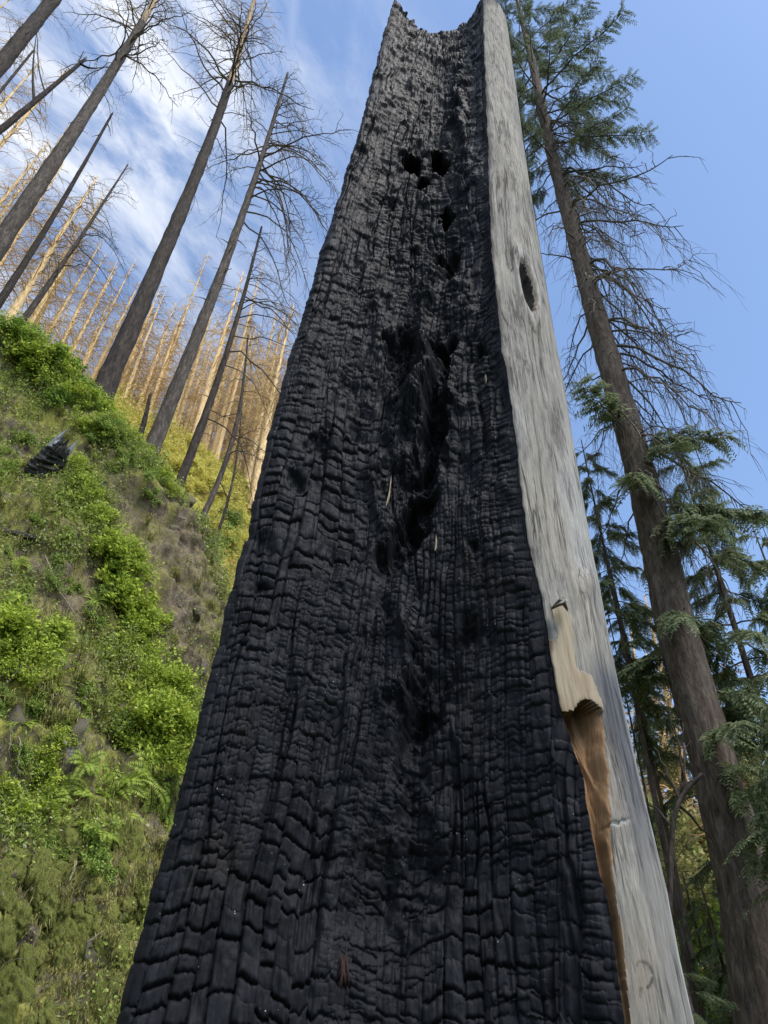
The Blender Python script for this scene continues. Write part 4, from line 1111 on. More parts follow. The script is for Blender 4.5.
def branch_mesh(seed, mat, up0=0.35, droop=0.9, tip=0.3, twigs=9, thick=0.018, twig_l=0.28, hang=0.6, sides=5, wav=0.03, name='branch'):
    "a bare branch of unit length along +X, twigs on both sides"
    r = np.random.default_rng(seed); mb = MB()
    t_ = np.linspace(0, 1, 10)
    zz = up0 * t_ - droop * t_ ** 2 * 0.7 + tip * np.clip(t_ - 0.6, 0, 1) ** 2 * 2.5
    yy = wav * np.cumsum(r.normal(size=10)) * 0.6
    pts = np.stack([t_ * (1 - 0.12 * droop * t_), yy, zz + wav * r.normal(size=10) * 0.5], 1)
    pts[0] = 0
    mb.tube(pts, np.interp(t_, [0, 1], [thick, thick * 0.22]), sides)
    for k in range(twigs):
        q = r.uniform(0.18, 1.0) * 8.99; i = int(q); f = q - i
        p = pts[i] * (1 - f) + pts[i + 1] * f
        sg = 1 if k % 2 else -1
        d = np.array([r.uniform(0.2, 0.9), sg * r.uniform(0.3, 1.0), r.uniform(-0.4, 0.35) - hang * 0.3]); d /= np.linalg.norm(d)
        L = twig_l * r.uniform(0.4, 1.3) * (1 - 0.35 * q / 9)
        u = np.linspace(0, 1, 6)[:, None]
        tw = p + d * L * u + np.array([0, 0, -hang]) * L * u ** 2 * 0.8 + r.normal(size=(6, 3)) * 0.012 * u
        mb.tube(tw, np.linspace(thick * 0.34, thick * 0.10, 6), 3)
        for c_ in range(2):
            i2 = 2 + c_ * 2
            d2 = d * 0.6 + r.normal(size=3) * 0.5 + np.array([0, 0, -hang * 0.5]); d2 /= np.linalg.norm(d2)
            tw2 = tw[i2] + d2 * L * 0.45 * np.linspace(0, 1, 4)[:, None] + np.array([0, 0, -hang * 0.3]) * L * np.linspace(0, 1, 4)[:, None] ** 2
            mb.tube(tw2, np.linspace(thick * 0.18, thick * 0.07, 4), 3)
    return mb.mesh(name, [mat])
BV = {
    'arch': [branch_mesh(400 + k, BRN, 0.5, 1.25, 0.35, 10, 0.012, 0.26, 0.7) for k in range(5)],
    'long': [branch_mesh(420 + k, BRN, 0.15, 1.5, 0.3, 11, 0.0085, 0.26, 0.9) for k in range(5)],
    'rise': [branch_mesh(440 + k, BRN, 0.95, 0.2, 0.1, 7, 0.011, 0.22, 0.3) for k in range(4)],
    'stub': [branch_mesh(460 + k, BRN, 0.2, 0.4, 0.0, 1, 0.05, 0.2, 0.3) for k in range(3)],
    'fine': [branch_mesh(480 + k, BRN, 0.1, 0.9, 0.1, 12, 0.010, 0.30, 0.6) for k in range(4)],
    'garch': [branch_mesh(500 + k, GBR, 0.4, 1.1, 0.3, 9, 0.012, 0.28, 0.6) for k in range(4)],
}
def trunk_line(base, top, n, bend, r):
    t_ = np.linspace(0, 1, n)
    L = top - base
    pts = base + L * t_[:, None]
    pts[:, 0] += bend * np.sin(t_ * PI) + 0.12 * bend * np.sin(t_ * 5 + r.uniform(0, 6))
    pts[:, 1] += 0.6 * bend * np.sin(t_ * PI * 0.9 + 0.4)
    return pts
def stand(name, label, cat, base, top, r0, r1, bark, seed, spec=(), bared=0.0, bend=0.12, flare=1.35, snapped=False, group=None, lump=0.16, barktop=None):  # bared: share of the trunk, from the tip, painted as if sunlit
    "a standing dead tree: trunk with an optional top coloured as if in sun, and each branch its own part. spec: (style, count, t0, t1, length0, length1, azimuth or None)"
    r = np.random.default_rng(seed)
    base, top = np.array(base, float), np.array(top, float)
    root = thing(name, label, cat, tuple(base), group)
    NTK = 150
    pts = trunk_line(base, top, NTK, bend, r); t_ = np.linspace(0, 1, NTK)
    rad = r0 + (r1 - r0) * t_ ** 0.9
    rad = rad * (1 + (flare - 1) * np.exp(-t_ / 0.02))
    rad[-1] = r1 * 0.3
    k = int(NTK * (1 - bared)) - 1
    lo = MB(); lo.tube(pts[:k + 1] - base, rad[:k + 1], 26, True, lump * 0.6, seed, 0.07, 5.0, 1.3)
    tr = link('trunk', lo.mesh('trunk', [bark]), root)
    if bared:
        hi = MB(); hi.tube(pts[k:] - base, np.minimum(rad[k:] * 0.96, rad[k] * 0.95), 14, True, lump * 0.6, seed + 1, 0.05, 4.0, 1.0)
        tag(link('sunlit_top', hi.mesh('sunlit_top', [barktop or SUNTOP]), root))
    if snapped:
        for j in range(4):
            o_ = np.array([math.cos(j * 1.7), math.sin(j * 1.7), 0]) * r1 * 0.8
            sp = MB(); sp.tube(np.array([pts[-3] - base + o_, pts[-1] - base + o_ * 0.9, pts[-1] - base + o_ * 0.6 + np.array([0, 0, r1 * r.uniform(2, 6)])]), [r1 * 0.5, r1 * 0.4, r1 * 0.05], 5)
            link('splinter', sp.mesh('splinter', [bark], False), root)
    for (style, n, t0, t1, l0, l1, az) in spec:
        for q in range(n):
            f = t0 + (t1 - t0) * (q + r.uniform(0.1, 0.9)) / n
            i = min(int(f * (NTK - 1)), NTK - 2); p = pts[i] + (pts[i + 1] - pts[i]) * (f * (NTK - 1) - i)
            b = link('branch', BV[style][r.integers(len(BV[style]))], root, tuple(p - base))
            a = r.uniform(0, 2 * PI) if az is None else math.radians(az + r.uniform(-55, 55))
            ln = (l0 + (l1 - l0) * (f - t0) / (t1 - t0)) * r.uniform(0.6, 1.25)
            b.rotation_euler = (r.uniform(-.25, .25), r.uniform(-.25, .25), a)
            b.scale = (ln, ln, ln * r.uniform(0.75, 1.15))
    return root, pts
def PB_(px, py, Y, dz=0.0):
    p = P(px, py, Y); p[2] += dz; return p

# the dark burnt firs along the crest, from their pixels and distances
F_, _ = stand('burnt_fir', 'thickest burnt fir on the slope crest, its bare crown reaching the top of the photo', 'tree', PB_(100, 398, 11.7, -0.35), PB_(256, -6, 11.9), 0.245, 0.085, BURNT, 601,
      [('arch', 34, 0.62, 0.95, 3.5, 1.0, None), ('garch', 26, 0.78, 0.99, 2.2, 0.7, None), ('long', 17, 0.48, 0.80, 3.4, 3.2, None), ('rise', 11, 0.55, 0.88, 3.4, 2.0, 180), ('stub', 12, 0.15, 0.6, 0.3, 0.4, None), ('rise', 2, 0.44, 0.5, 1.1, 1.2, 200)], 0.36, 0.25)
stand('burnt_fir', 'burnt fir with long drooping branches on its right, standing next along the crest', 'tree', PB_(147, 452, 12.4, -0.35), PB_(288, 72, 12.6), 0.185, 0.045, GREYB, 602,
      [('long', 30, 0.55, 0.97, 4.2, 1.2, 0), ('arch', 22, 0.62, 0.99, 2.6, 0.8, None), ('long', 9, 0.46, 0.68, 3.2, 4.0, 15), ('stub', 26, 0.12, 0.6, 0.35, 0.5, None)], 0.0, 0.2)
stand('burnt_fir', 'slender dark burnt fir whose low bare branches hang to the right', 'tree', PB_(175, 488, 13.0, -0.3), PB_(262, 226, 13.1), 0.115, 0.03, BURNT, 603,
      [('long', 18, 0.55, 0.98, 2.8, 0.8, 5), ('fine', 14, 0.66, 0.98, 1.5, 0.6, None), ('long', 3, 0.40, 0.52, 3.0, 2.6, -10), ('long', 2, 0.2, 0.3, 2.6, 2.6, 0), ('stub', 6, 0.1, 0.5, 0.3, 0.3, None)], 0.0, 0.15)
stand('dead_sapling', 'thin leaning grey dead tree with twiggy branches near the snag edge', 'tree', PB_(188, 535, 13.4, -0.2), PB_(248, 335, 14.0), 0.085, 0.02, GREYB, 604,
      [('fine', 22, 0.32, 0.98, 1.6, 0.6, None)], 0.0, 0.35)
stand('dead_sapling', 'small pale dead sapling close against the snag edge', 'tree', PB_(212, 545, 14.5, -0.2), PB_(243, 400, 14.6), 0.045, 0.012, GREYB, 614,
      [('fine', 20, 0.2, 0.98, 1.2, 0.4, None)], 0.0, 0.15)
stand('snag_stub', 'short broken dark stub between the two largest burnt firs', 'tree stub', PB_(138, 440, 12.6, -0.3), PB_(150, 396, 12.7), 0.09, 0.035, BURNT, 605, [('stub', 3, 0.4, 0.9, 0.2, 0.2, None)], 0.0, 0.03, 1.2, True)
# trees whose feet stand beyond the crest at the left
def foot_z(x, y): return 13.6 + 0.9 * max(0.0, -8.3 - x) * 0.2 + 0.75 * max(0.0, y - 10.5)
def left_tree(px0, py0, px1, py1, Y, r0, r1, bark, seed, label, spec, name='burnt_fir', cat='tree', **kw):
    a, b = P(px0, py0, Y), P(px1, py1, Y + kw.pop('dy', 0.0))
    d = (a - b) / (a[2] - b[2])
    fz = foot_z(a[0], Y) - 2.0
    base = a + d * (fz - a[2])
    return stand(name, label, cat, base, b, r0, r1, bark, seed, spec, **kw)
left_tree(-2, 238, 160, -8, 9.6, 0.24, 0.10, GREYB, 606, 'tall grey brown burnt fir crossing the upper left corner, curved branches in its crown', [('arch', 34, 0.68, 1.0, 3.0, 1.4, None), ('garch', 12, 0.82, 1.0, 2.0, 1.2, None), ('stub', 16, 0.2, 0.7, 0.3, 0.4, None), ('fine', 8, 0.55, 0.75, 1.0, 1.2, None)], bared=0.14, bend=0.1, barktop=SUNTOP)
left_tree(-4, 64, 58, -6, 8.6, 0.25, 0.19, BURNT, 607, 'burnt trunk cutting across the top left corner of the photo', [('long', 8, 0.7, 0.98, 1.6, 1.4, None), ('fine', 6, 0.75, 0.98, 1.4, 1.2, None), ('stub', 8, 0.3, 0.9, 0.3, 0.4, None)], bend=0.08)
lt, lpts = left_tree(-3, 128, 84, 60, 9.6, 0.19, 0.05, BURNT, 608, 'leaning dark broken trunk with forked upturned limbs at its snapped end', [('stub', 6, 0.5, 0.95, 0.3, 0.4, None)], bend=0.10, snapped=True)
for (f, tgt, rr_) in ((0.80, (37, 33), 0.05), (0.84, (38, 40), 0.03), (0.985, (104, 68), 0.05), (0.985, (84, 52), 0.04)):
    p = lpts[int(f * 149)]; q = P(*tgt, 9.6 + 0.2)
    u = np.linspace(0, 1, 8)[:, None]
    mb = MB(); mb.tube((p + (q - p) * u + np.array([0, 0, -0.25]) * np.sin(u * PI)) - lpts[0], np.linspace(rr_, 0.012, 8), 6)
    link('limb', mb.mesh('limb', [BURNT]), lt)
left_tree(-3, 298, 112, 114, 11.6, 0.13, 0.035, BURNT, 609, 'thin dark pole of a burnt tree with a snapped sharp tip', [('stub', 14, 0.3, 0.98, 0.35, 0.4, None), ('fine', 3, 0.7, 0.9, 0.6, 0.5, None)], bend=0.10, snapped=True)
left_tree(10, 330, 128, 164, 12.4, 0.13, 0.02, GREYB, 610, 'thin grey dead tree with a fringe of drooping branches right of its tip', [('long', 22, 0.5, 0.98, 2.4, 0.6, 0), ('fine', 14, 0.6, 0.98, 1.0, 0.4, None)], bend=0.12)
left_tree(-3, 92, 34, 50, 12.0, 0.12, 0.04, BURNT, 611, 'slim burnt trunk at the left edge below the corner trunk', [('fine', 16, 0.6, 0.98, 1.4, 0.8, None)], bend=0.1)

# ---- the sunlit golden dead trees beyond
GOLDV = []
for k in range(6):
    r = np.random.default_rng(700 + k)
    tb = MB(); H_ = 24.0
    t_ = np.linspace(0, 1, 36)
    pts = np.stack([0.25 * np.sin(t_ * 3 + k) * t_, 0.2 * np.cos(t_ * 2.3 + k) * t_, H_ * t_], 1); pts[:, :2] -= pts[0, :2]
    rad = 0.235 * (1 - t_) ** 0.8 + 0.02
    tb.tube(pts, rad, 9, True, 0.15, 700 + k)
    bb = MB()
    for q in range(95 if k % 3 else 130):
        f = r.uniform(0.28, 0.99); i = min(int(f * 35), 34)
        src = BV['garch'][r.integers(4)]
        a = r.uniform(0, 2 * PI); ln = (3.0 * (1 - f) + 0.8) * r.uniform(0.4, 1.25)
        u = np.linspace(0, 1, 6)[:, None]
        d = np.array([math.cos(a), math.sin(a), r.uniform(-0.1, 0.5)])
        bp = pts[i] + d * ln * u + np.array([0, 0, -0.6]) * ln * u ** 2
        bb.tube(bp, np.linspace(0.03, 0.008, 6), 3)
        for _k in range(5):
            j = r.integers(1, 6); d2 = d * 0.5 + r.normal(size=3) * 0.6; d2[2] -= 0.3
            v = np.linspace(0, 1, 3)[:, None]
            bb.tube(bp[j] + d2 * ln * 0.33 * v, np.linspace(0.012, 0.004, 3), 3)
    GOLDV.append((tb.mesh('trunk', [GOLD]), bb.mesh('branches', [GBR])))
_rg = random.Random(21)
def golden(x, y, z, top_z, seedk, label, group, thick=1.0, name='dead_conifer'):
    o = thing(name, label, 'tree', (x, y, z), group)
    k = seedk % 6
    link('trunk', GOLDV[k][0], o); tag(link('branches', GOLDV[k][1], o), kind='stuff')
    s_ = (top_z - z) / 24.0
    o.scale = (s_ ** 0.5 * thick,) * 2 + (s_,); o.rotation_euler = (_rg.uniform(-.015, .015), _rg.uniform(-.015, .015), _rg.uniform(0, 6.28))
    return o
GL = 'sunlit golden dead conifer in the bare stand on the far slope'
GG = 'golden dead conifers on the far slope'
# measured ones: x at foot, x and y of the top, distance
for n_, (px, py, tx, ty, Y, th) in enumerate([(118, 420, 165, 292, 34, 0.9), (136, 420, 176, 300, 36, 0.9), (112, 400, 150, 300, 38, 0.8), (128, 415, 152, 330, 42, 0.8), (150, 425, 180, 320, 42, 0.8),
       (190, 440, 246, 268, 34, 1.1), (205, 450, 238, 310, 38, 0.9), (212, 455, 253, 330, 35, 0.9), (178, 435, 205, 335, 40, 0.9), (252, 490, 295, 300, 34, 1.2), (258, 490, 282, 380, 40, 0.9), (262, 485, 298, 350, 40, 1.0), (228, 470, 250, 380, 42, 0.8), (200, 445, 222, 330, 46, 0.8), (170, 430, 190, 345, 46, 0.8), (240, 480, 262, 350, 44, 0.8)]):
    a = P(px, py, Y); z = float(far_z(a[0], a[1])) - 0.5; b = P(tx, ty, Y)
    lab = {5: 'tallest golden dead conifer between the second and third dark trunks', 9: 'golden dead conifer standing right against the left edge of the snag', 0: 'golden dead conifer with its foot just right of the thickest burnt trunk', 1: 'golden dead conifer midway between the thickest burnt trunk and the next one'}.get(n_)
    golden((a[0] + b[0]) / 2, Y, z, b[2], n_, lab or GL, None if lab else GG, th)
# the ones high at the left, feet hidden by the crest
for n_, (mx, my, tx, ty, Y, th) in enumerate([(0, 148, 66, 62, 19, 0.8), (0, 192, 46, 138, 22, 0.8), (0, 212, 72, 128, 24, 0.8), (18, 235, 72, 158, 22, 1.0), (50, 240, 96, 172, 22, 1.1), (0, 50, 44, 0, 17, 1.0), (0, 105, 40, 60, 22, 0.8), (60, 300, 100, 200, 26, 0.8), (85, 270, 112, 190, 28, 0.8), (20, 290, 62, 200, 25, 0.9), (35, 320, 84, 222, 27, 0.8), (60, 330, 100, 235, 28, 0.8), (75, 340, 108, 255, 30, 0.8), (0, 250, 40, 170, 27, 0.8), (88, 350, 118, 262, 32, 0.8), (0, 20, 20, -10, 21, 0.8)]):
    b = P(tx, ty, Y); a = P(mx, my, Y)
    z = max(float(far_z(b[0], Y)) - 1, 22.0)
    golden(b[0], Y, z, b[2], n_ + 2, 'golden dead conifer rising high at the left behind the dark burnt trunks', 'golden dead conifers high at the left', th)
for n_ in range(225):
    y = _rg.uniform(36, 78); x = _rg.uniform(-0.75, -0.12) * y
    z = float(far_z(x, y)) - 0.4
    golden(x, y, z, z + _rg.uniform(15, 26), n_, GL, GG, _rg.uniform(0.65, 1.1))
for n_ in range(14):
    y = _rg.uniform(23, 34); x = y * _rg.uniform(0.30, 0.52); z = max(float(far_z(x, y)), 0) - 0.4
    golden(x, y, z, z + _rg.uniform(13, 22), n_, 'sunlit golden dead trunk seen through the cedar boughs on the right', 'golden trunks behind the cedars', _rg.uniform(1.0, 1.5))
for n_ in range(40):
    y = _rg.uniform(34, 70); x = y * _rg.uniform(0.20, 0.62)
    z = max(float(far_z(x, y)), 0) - 0.4
    golden(x, y, z, z + _rg.uniform(16, 24), n_, 'sunlit golden dead trunk seen through the cedar boughs on the right', 'golden trunks behind the cedars', _rg.uniform(0.9, 1.3))
# ================================================================== THE TALL CONIFER AND THE CEDARS AT THE RIGHT
CEDBARK = barkmat('cedar_bark', [(0.34, (0.03, 0.023, 0.018)), (0.5, (0.09, 0.068, 0.053)), (0.66, (0.18, 0.145, 0.115))], 12, 0.06)
m = Mat('live_branch', 0.85, 0.2); m.color(m.mix(m.objrand(), (0.045, 0.035, 0.027), (0.10, 0.08, 0.058))); LBR = m.m
CED = leafmat('cedar_leaves', [(0.0, (0.065, 0.088, 0.045)), (0.5, (0.14, 0.185, 0.085)), (0.85, (0.25, 0.30, 0.14)), (1.0, (0.33, 0.30, 0.15))], 0.45)
CEDL = leafmat('cedar_leaves_light', [(0.0, (0.05, 0.085, 0.02)), (0.5, (0.11, 0.16, 0.038)), (1.0, (0.22, 0.27, 0.07))], 0.35)
CEDT = leafmat('crown_leaves', [(0.0, (0.06, 0.08, 0.05)), (0.5, (0.125, 0.16, 0.09)), (1.0, (0.22, 0.26, 0.15))], 0.4)

def bough(seed, L=2.0, droop=0.85, tip=0.4, nb=52, spray=0.50, fringe=1.25, start=0.18, wl=0.016):
    "a cedar bough along +X: bent stem with flat hanging sprays"
    r = np.random.default_rng(seed); st = MB(); lf = MB()
    t_ = np.linspace(0, 1, 12)
    pts = np.stack([L * t_ * (1 - 0.08 * droop), 0.05 * np.cumsum(r.normal(size=12)) * 0.5, L * (0.10 * t_ - droop * t_ ** 1.7 * 0.7 + tip * np.clip(t_ - 0.65, 0, 1) ** 2 * 2)], 1); pts[0] = 0
    st.tube(pts, np.linspace(0.022, 0.005, 12) * L / 2, 5)
    for k in range(nb):
        f = start + (1 - start) * (k + r.uniform(0, 1)) / nb; q = f * 10.99; i = int(q)
        p = pts[i] + (pts[i + 1] - pts[i]) * (q - i)
        sg = 1 if k % 2 else -1
        sl = spray * L / 2 * r.uniform(0.55, 1.3) * (1.1 - 0.45 * f)
        d = np.array([r.uniform(0.35, 0.9), sg * r.uniform(0.35, 1.0), r.uniform(-0.35, 0.2)]); d /= np.linalg.norm(d)
        n = 12; u = np.linspace(0, 1, n)[:, None]
        c = p + d * sl * u + np.array([0, 0, -1.0]) * sl * fringe * r.uniform(0.35, 1.0) * u ** 1.8
        st.tube(c[::3], np.linspace(0.005, 0.0015, len(c[::3])), 3)
        tg = np.gradient(c, axis=0); tg /= np.linalg.norm(tg, axis=1)[:, None]
        nrm = np.cross(tg, np.cross([0, 0, 1.0], d)[None] + 0.35 * r.normal(size=3)); nrm /= np.linalg.norm(nrm, axis=1)[:, None] + 1e-9
        sd = np.cross(nrm, tg)
        for s2 in (-1, 1):
            for rep in range(2):
                m_ = n - 1
                A_ = sd[1:] * s2 * (0.75 if rep else 1) + tg[1:] * (0.65 + 0.4 * rep) + np.array([0, 0, -0.35]) * fringe + 0.15 * r.normal(size=(m_, 3)); A_ /= np.linalg.norm(A_, axis=1)[:, None]
                ln = sl * (0.34 - 0.12 * u[1:, 0]) * r.uniform(0.6, 1.25, m_) * (0.75 if rep else 1)
                B_ = np.cross(nrm[1:] + 0.3 * r.normal(size=(m_, 3)), A_); B_ /= np.linalg.norm(B_, axis=1)[:, None] + 1e-9
                V, T = leaves(c[1:] + A_ * ln[:, None] * 0.5, A_, B_, ln, wl * L / 2 + ln * 0.11, 0.05)
                lf.add(V, None, T)
    V = np.vstack(lf.V); T = np.vstack(lf.T)
    return st.mesh('bough', [LBR]), V, T
BG = [bough(800 + k) for k in range(6)]
BGM = {n: [mesh_np('foliage_' + n, V, None, T, False, [mt]) for (_, V, T) in BG] for n, mt in (('dark', CED), ('light', CEDL))}
BT = [bough(820 + k, 2.0, 0.35, 0.2, 40, 0.34, 0.6, 0.3, 0.008) for k in range(5)]
BTM = [mesh_np('foliage_crown', V, None, T, False, [CEDT]) for (_, V, T) in BT]
def add_bough(root, p, az, ln, kind, rr, pitch=0.0):
    if kind == 'crown':
        k = rr.randrange(5); a, f = BT[k][0], BTM[k]
    else:
        k = rr.randrange(6); a, f = BG[k][0], BGM[kind][k]
    b = link('bough', a, root, tuple(p))
    b.rotation_euler = (rr.uniform(-.25, .25), pitch + rr.uniform(-.2, .2), az); b.scale = (ln / 2,) * 3
    tag(link('foliage', f, b), kind='stuff')
    return b
def cedar(name, label, x, y, top, rad, r0, n, seed, kind='dark', t0=0.15, lean=(0, 0), cat='tree', group=None, azr=None, z0=0.0):
    rr = random.Random(seed); r = np.random.default_rng(seed)
    root = thing(name, label, cat, (x, y, z0), group)
    pts = trunk_line(np.zeros(3), np.array([lean[0], lean[1], top - z0]), 40, 0.12, r); pts -= pts[0]
    t_ = np.linspace(0, 1, 40)
    mb = MB(); mb.tube(pts, r0 * (1 - t_) ** 0.8 + 0.012, 12, True, 0.12, seed)
    link('trunk', mb.mesh('trunk', [CEDBARK]), root)
    for k in range(n):
        f = t0 + (0.99 - t0) * (k + rr.random()) / n; i = min(int(f * 39), 38)
        az = k * 2.4 + rr.uniform(-.5, .5) if azr is None else math.radians(rr.uniform(*azr))
        add_bough(root, pts[i], az, rad * (1.05 - 0.72 * f) * rr.uniform(0.7, 1.2), kind, rr)
    return root

# tall conifer: its leaning trunk measured in the photograph at a distance of 12.5 m
tr_px = [(535, 74, 8), (552, 156, 11), (574, 234, 15.5), (593, 305, 19.5), (615, 383, 24), (640, 470, 28), (663, 566, 34), (676, 632, 38), (706, 732, 41), (725, 808, 46), (748, 890, 54), (762, 985, 60)]
tp = np.array([P(a, b, 12.5) for a, b, _ in tr_px][::-1]); tw = np.array([c for _, _, c in tr_px][::-1], float)
dep = np.array([proj(p)[2] for p in tp]); trd = tw * dep / FPX / 2
b0 = tp[0] + (tp[0] - tp[1]) / (tp[0][2] - tp[1][2]) * (-0.3 - tp[0][2])
t9 = tp[-1] + (tp[-1] - tp[-3]) / (tp[-1][2] - tp[-3][2]) * (54.0 - tp[-1][2])
kz = np.concatenate([[b0[2]], tp[:, 2], [t9[2]]])
kp = np.vstack([b0, tp, t9]); kr = np.concatenate([[trd[0] * 1.12], trd, [0.03]])
zq = np.linspace(b0[2], t9[2], 420)
tpts = np.stack([np.interp(zq, kz, kp[:, k]) for k in range(3)], 1); trad = np.interp(zq, kz, kr)
for _ in range(40):
    tpts[1:-1] = (tpts[:-2] + 2 * tpts[1:-1] + tpts[2:]) / 4; trad[1:-1] = (trad[:-2] + 2 * trad[1:-1] + trad[2:]) / 4
big = thing('tall_conifer', 'tall living conifer right of the snag, green crown above a long bare branched trunk', 'tree', tuple(b0))
mb = MB(); mb.tube(tpts - b0, trad, 56, True, 0.06, 850, 0.045, 9.0, 1.1)
link('trunk', mb.mesh('trunk', [CEDBARK]), big)
m = Mat('bare_branch_lichen', 0.85, 0.2); m.color(m.mix(m.objrand(), (0.055, 0.047, 0.037), (0.13, 0.115, 0.09))); BBL = m.m
JV = [branch_mesh(860 + k, BBL, 0.15, 1.35, 0.85, 16, 0.011, 0.30, 1.0, 5, 0.03) for k in range(7)]
JV2 = [branch_mesh(880 + k, BBL, -0.15, 1.6, 0.3, 18, 0.007, 0.34, 1.1, 4, 0.04) for k in range(5)]
rr = random.Random(77)
def at_trunk(z):
    return np.array([np.interp(z, zq, tpts[:, k]) for k in range(3)]) - b0
for k in range(116):
    z = 12.5 + (35.0 - 12.5) * (k + rr.random()) / 116
    right = rr.random() < 0.68
    az = math.radians(rr.uniform(-75, 50) if right else rr.uniform(110, 290))
    ln = (np.interp(z, [12, 20, 26, 31], [2.9, 3.7, 3.9, 3.3]) if right else 2.8) * rr.uniform(0.6, 1.15)
    b = link('branch', rr.choice(JV if rr.random() < 0.72 else JV2), big, tuple(at_trunk(z)))
    b.rotation_euler = (rr.uniform(-.2, .2), rr.uniform(.0, .65), az); b.scale = (ln, ln, ln * rr.uniform(.8, 1.3))
for k in range(60):                                        # twigs and stubs on the bare trunk
    z = rr.uniform(9, 32)
    b = link('branch', rr.choice(BV['stub']), big, tuple(at_trunk(z)))
    b.rotation_euler = (0, rr.uniform(-.3, .4), rr.uniform(0, 6.28)); b.scale = (rr.uniform(.2, .5),) * 3
for k in range(70):                                        # the green crown
    z = 28.0 + 25.0 * ((k + rr.random()) / 70) ** 1.25
    ln = np.interp(z, [28, 31, 36, 42, 53], [2.0, 3.3, 3.6, 3.0, 0.6]) * rr.uniform(0.6, 1.25)
    add_bough(big, at_trunk(z), k * 2.4 + rr.uniform(-.6, .6), ln, 'crown', rr, rr.uniform(-.15, .25))
for k in range(16):                                        # the first living boughs low on the trunk
    z = 6.0 + 9.5 * (k + rr.random()) / 16
    add_bough(big, at_trunk(z), rr.uniform(0, 6.28), rr.uniform(1.6, 2.6), 'dark', rr)

cedar('cedar', 'dark cedar with a thin trunk standing right of the tall conifer, boughs against the sky', 7.5, 13.8, 17.0, 3.2, 0.11, 60, 901, t0=0.30)
cedar('cedar', 'slim dark cedar close beside the grey wood of the snag', 5.0, 13.6, 16.2, 1.9, 0.06, 60, 902, t0=0.50)
cedar('cedar', 'thin young cedar between the snag and the tall conifer', 5.4, 14.4, 13.0, 1.4, 0.05, 16, 903, t0=0.76)
cedar('cedar', 'cedar at the right edge, its long boughs drooping over the tall trunk', 6.5, 9.9, 8.0, 2.8, 0.09, 36, 904, t0=0.60, azr=(120, 240))
cedar('cedar', 'low bushy young cedar at the lower right below the tall trunk', 5.4, 13.2, 5.4, 1.5, 0.05, 48, 905, t0=0.15)
cedar('cedar', 'low pale tipped cedar beside the foot of the grey wood at the bottom right', 4.0, 11.0, 3.9, 1.15, 0.04, 44, 906, t0=0.2)
cedar('cedar', 'sunlit yellow green cedar glowing behind the grey wood', 6.4, 16.5, 6.6, 1.9, 0.07, 40, 907, kind='light', t0=0.25)
cedar('cedar', 'dark background cedar at the right edge behind the others', 10.8, 17.0, 16.5, 3.2, 0.12, 52, 908, t0=0.25)
cedar('cedar', 'light green cedar far back at the right edge', 11.5, 20.0, 9.0, 2.6, 0.12, 34, 909, kind='light', t0=0.15)

# crooked dark sapling bending in to the big trunk
sp_px = [(668, 980), (670, 900), (672, 830), (678, 802), (690, 785), (702, 774)]
pts = np.array([P(a, b, 10.6) for a, b in sp_px])
pts = np.vstack([pts[0] + np.array([-0.02, 0, -pts[0][2] - 0.1]), pts])
tt = np.linspace(0, len(pts) - 1, 30); i_ = np.clip(tt.astype(int), 0, len(pts) - 2); f = (tt - i_)[:, None]
cp = pts[i_] * (1 - f) + pts[i_ + 1] * f
for _ in range(3): cp[1:-1] = (cp[:-2] + 2 * cp[1:-1] + cp[2:]) / 4
crook = thing('crooked_sapling', 'crooked dark bare sapling bending toward the tall conifer trunk', 'sapling', tuple(cp[0]))
mb = MB(); mb.tube(cp - cp[0], np.linspace(0.045, 0.028, 30), 8, True, 0.15, 930)
link('trunk', mb.mesh('trunk', [BURNT]), crook)
for (a, tgt) in ((17, (690, 740)), (19, (722, 845)), (20, (655, 745)), (22, (684, 720)), (23, (668, 700)), (15, (650, 800))):
    q = P(*tgt, 10.8); u = np.linspace(0, 1, 8)[:, None]
    mb = MB(); mb.tube(cp[a] + (q - cp[a]) * u + RNG.normal(size=(8, 3)) * 0.03 * u - cp[0], np.linspace(0.024, 0.006, 8), 5)
    link('branch', mb.mesh('branch', [BURNT]), crook)
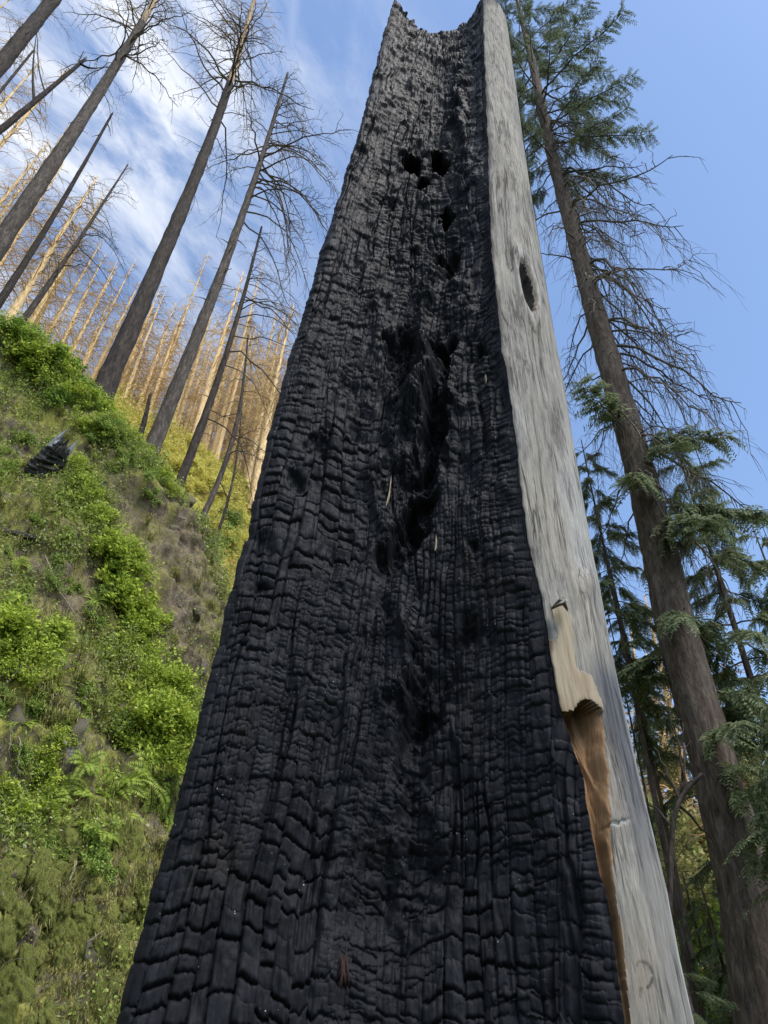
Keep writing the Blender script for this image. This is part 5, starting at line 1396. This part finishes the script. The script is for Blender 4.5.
for (px, Y, top, r_) in ((640, 13.5, 12.5, 0.035), (655, 14.5, 11.0, 0.03), (716, 15.0, 9.0, 0.04)):
    a = P(px, 780, Y); mb = MB(); n = 24
    q = np.stack([a[0] * np.ones(n) + 0.06 * np.sin(np.linspace(0, 5, n) + px), Y * np.ones(n), np.linspace(-0.2, top, n)], 1)
    t_ = thing('thin_trunk', 'thin dark bare sapling trunk in the gaps between the cedars', 'sapling', tuple(q[0]), 'thin saplings among the cedars')
    mb.tube(q - q[0], np.linspace(r_, 0.008, n), 6); link('trunk', mb.mesh('trunk', [BURNT]), t_)
    for k in range(12):
        b = link('branch', BV['fine'][k % 4], t_, tuple(q[8 + k] - q[0])); b.rotation_euler = (0, 0.2, k * 2.1); b.scale = (0.9,) * 3
# yellow green bushes glowing in the gaps
for k, (px, py, Y, sz, kind) in enumerate([(650, 850, 17, 2.2, 'pale'), (670, 880, 18, 2.4, 'pale'), (640, 820, 22, 2.6, 'pale'), (700, 900, 20, 2.6, 'bright'), (755, 820, 24, 2.6, 'pale'), (655, 765, 27, 2.6, 'pale'), (740, 760, 27, 2.6, 'pale'), (690, 840, 26, 3.0, 'pale'), (760, 900, 19, 2.6, 'mid'), (720, 940, 18, 2.4, 'mid'), (690, 960, 15, 2.2, 'mid'), (650, 950, 15, 2.0, 'mid')]):
    p = P(px, py, Y)
    o = tag(link('maple_bush', None, None, (p[0], p[1], max(p[2] - 0.4 * sz, 0.0))), 'sunlit yellow green bush glimpsed through gaps between the cedars', 'bush', 'sunlit bushes behind the cedars')
    o.rotation_euler = (0, 0, k * 1.7); o.scale = (sz, sz, sz * 1.2)
    kk_ = k % 5
    mb = MB(); h0 = (max(p[2] - 0.4 * sz, 0.0) + 0.3) / (sz * 1.2)
    mb.tube(np.array([[0, 0, -h0], [0.02, 0.01, -h0 / 2], [0, 0, 0.1]]), [0.03, 0.025, 0.015], 6)
    link('trunk', mb.mesh('trunk', [BURNT]), o)
    link('stem', SHV[kk_][0], o); tag(link('foliage', FOL[kind][kk_], o), kind='stuff')
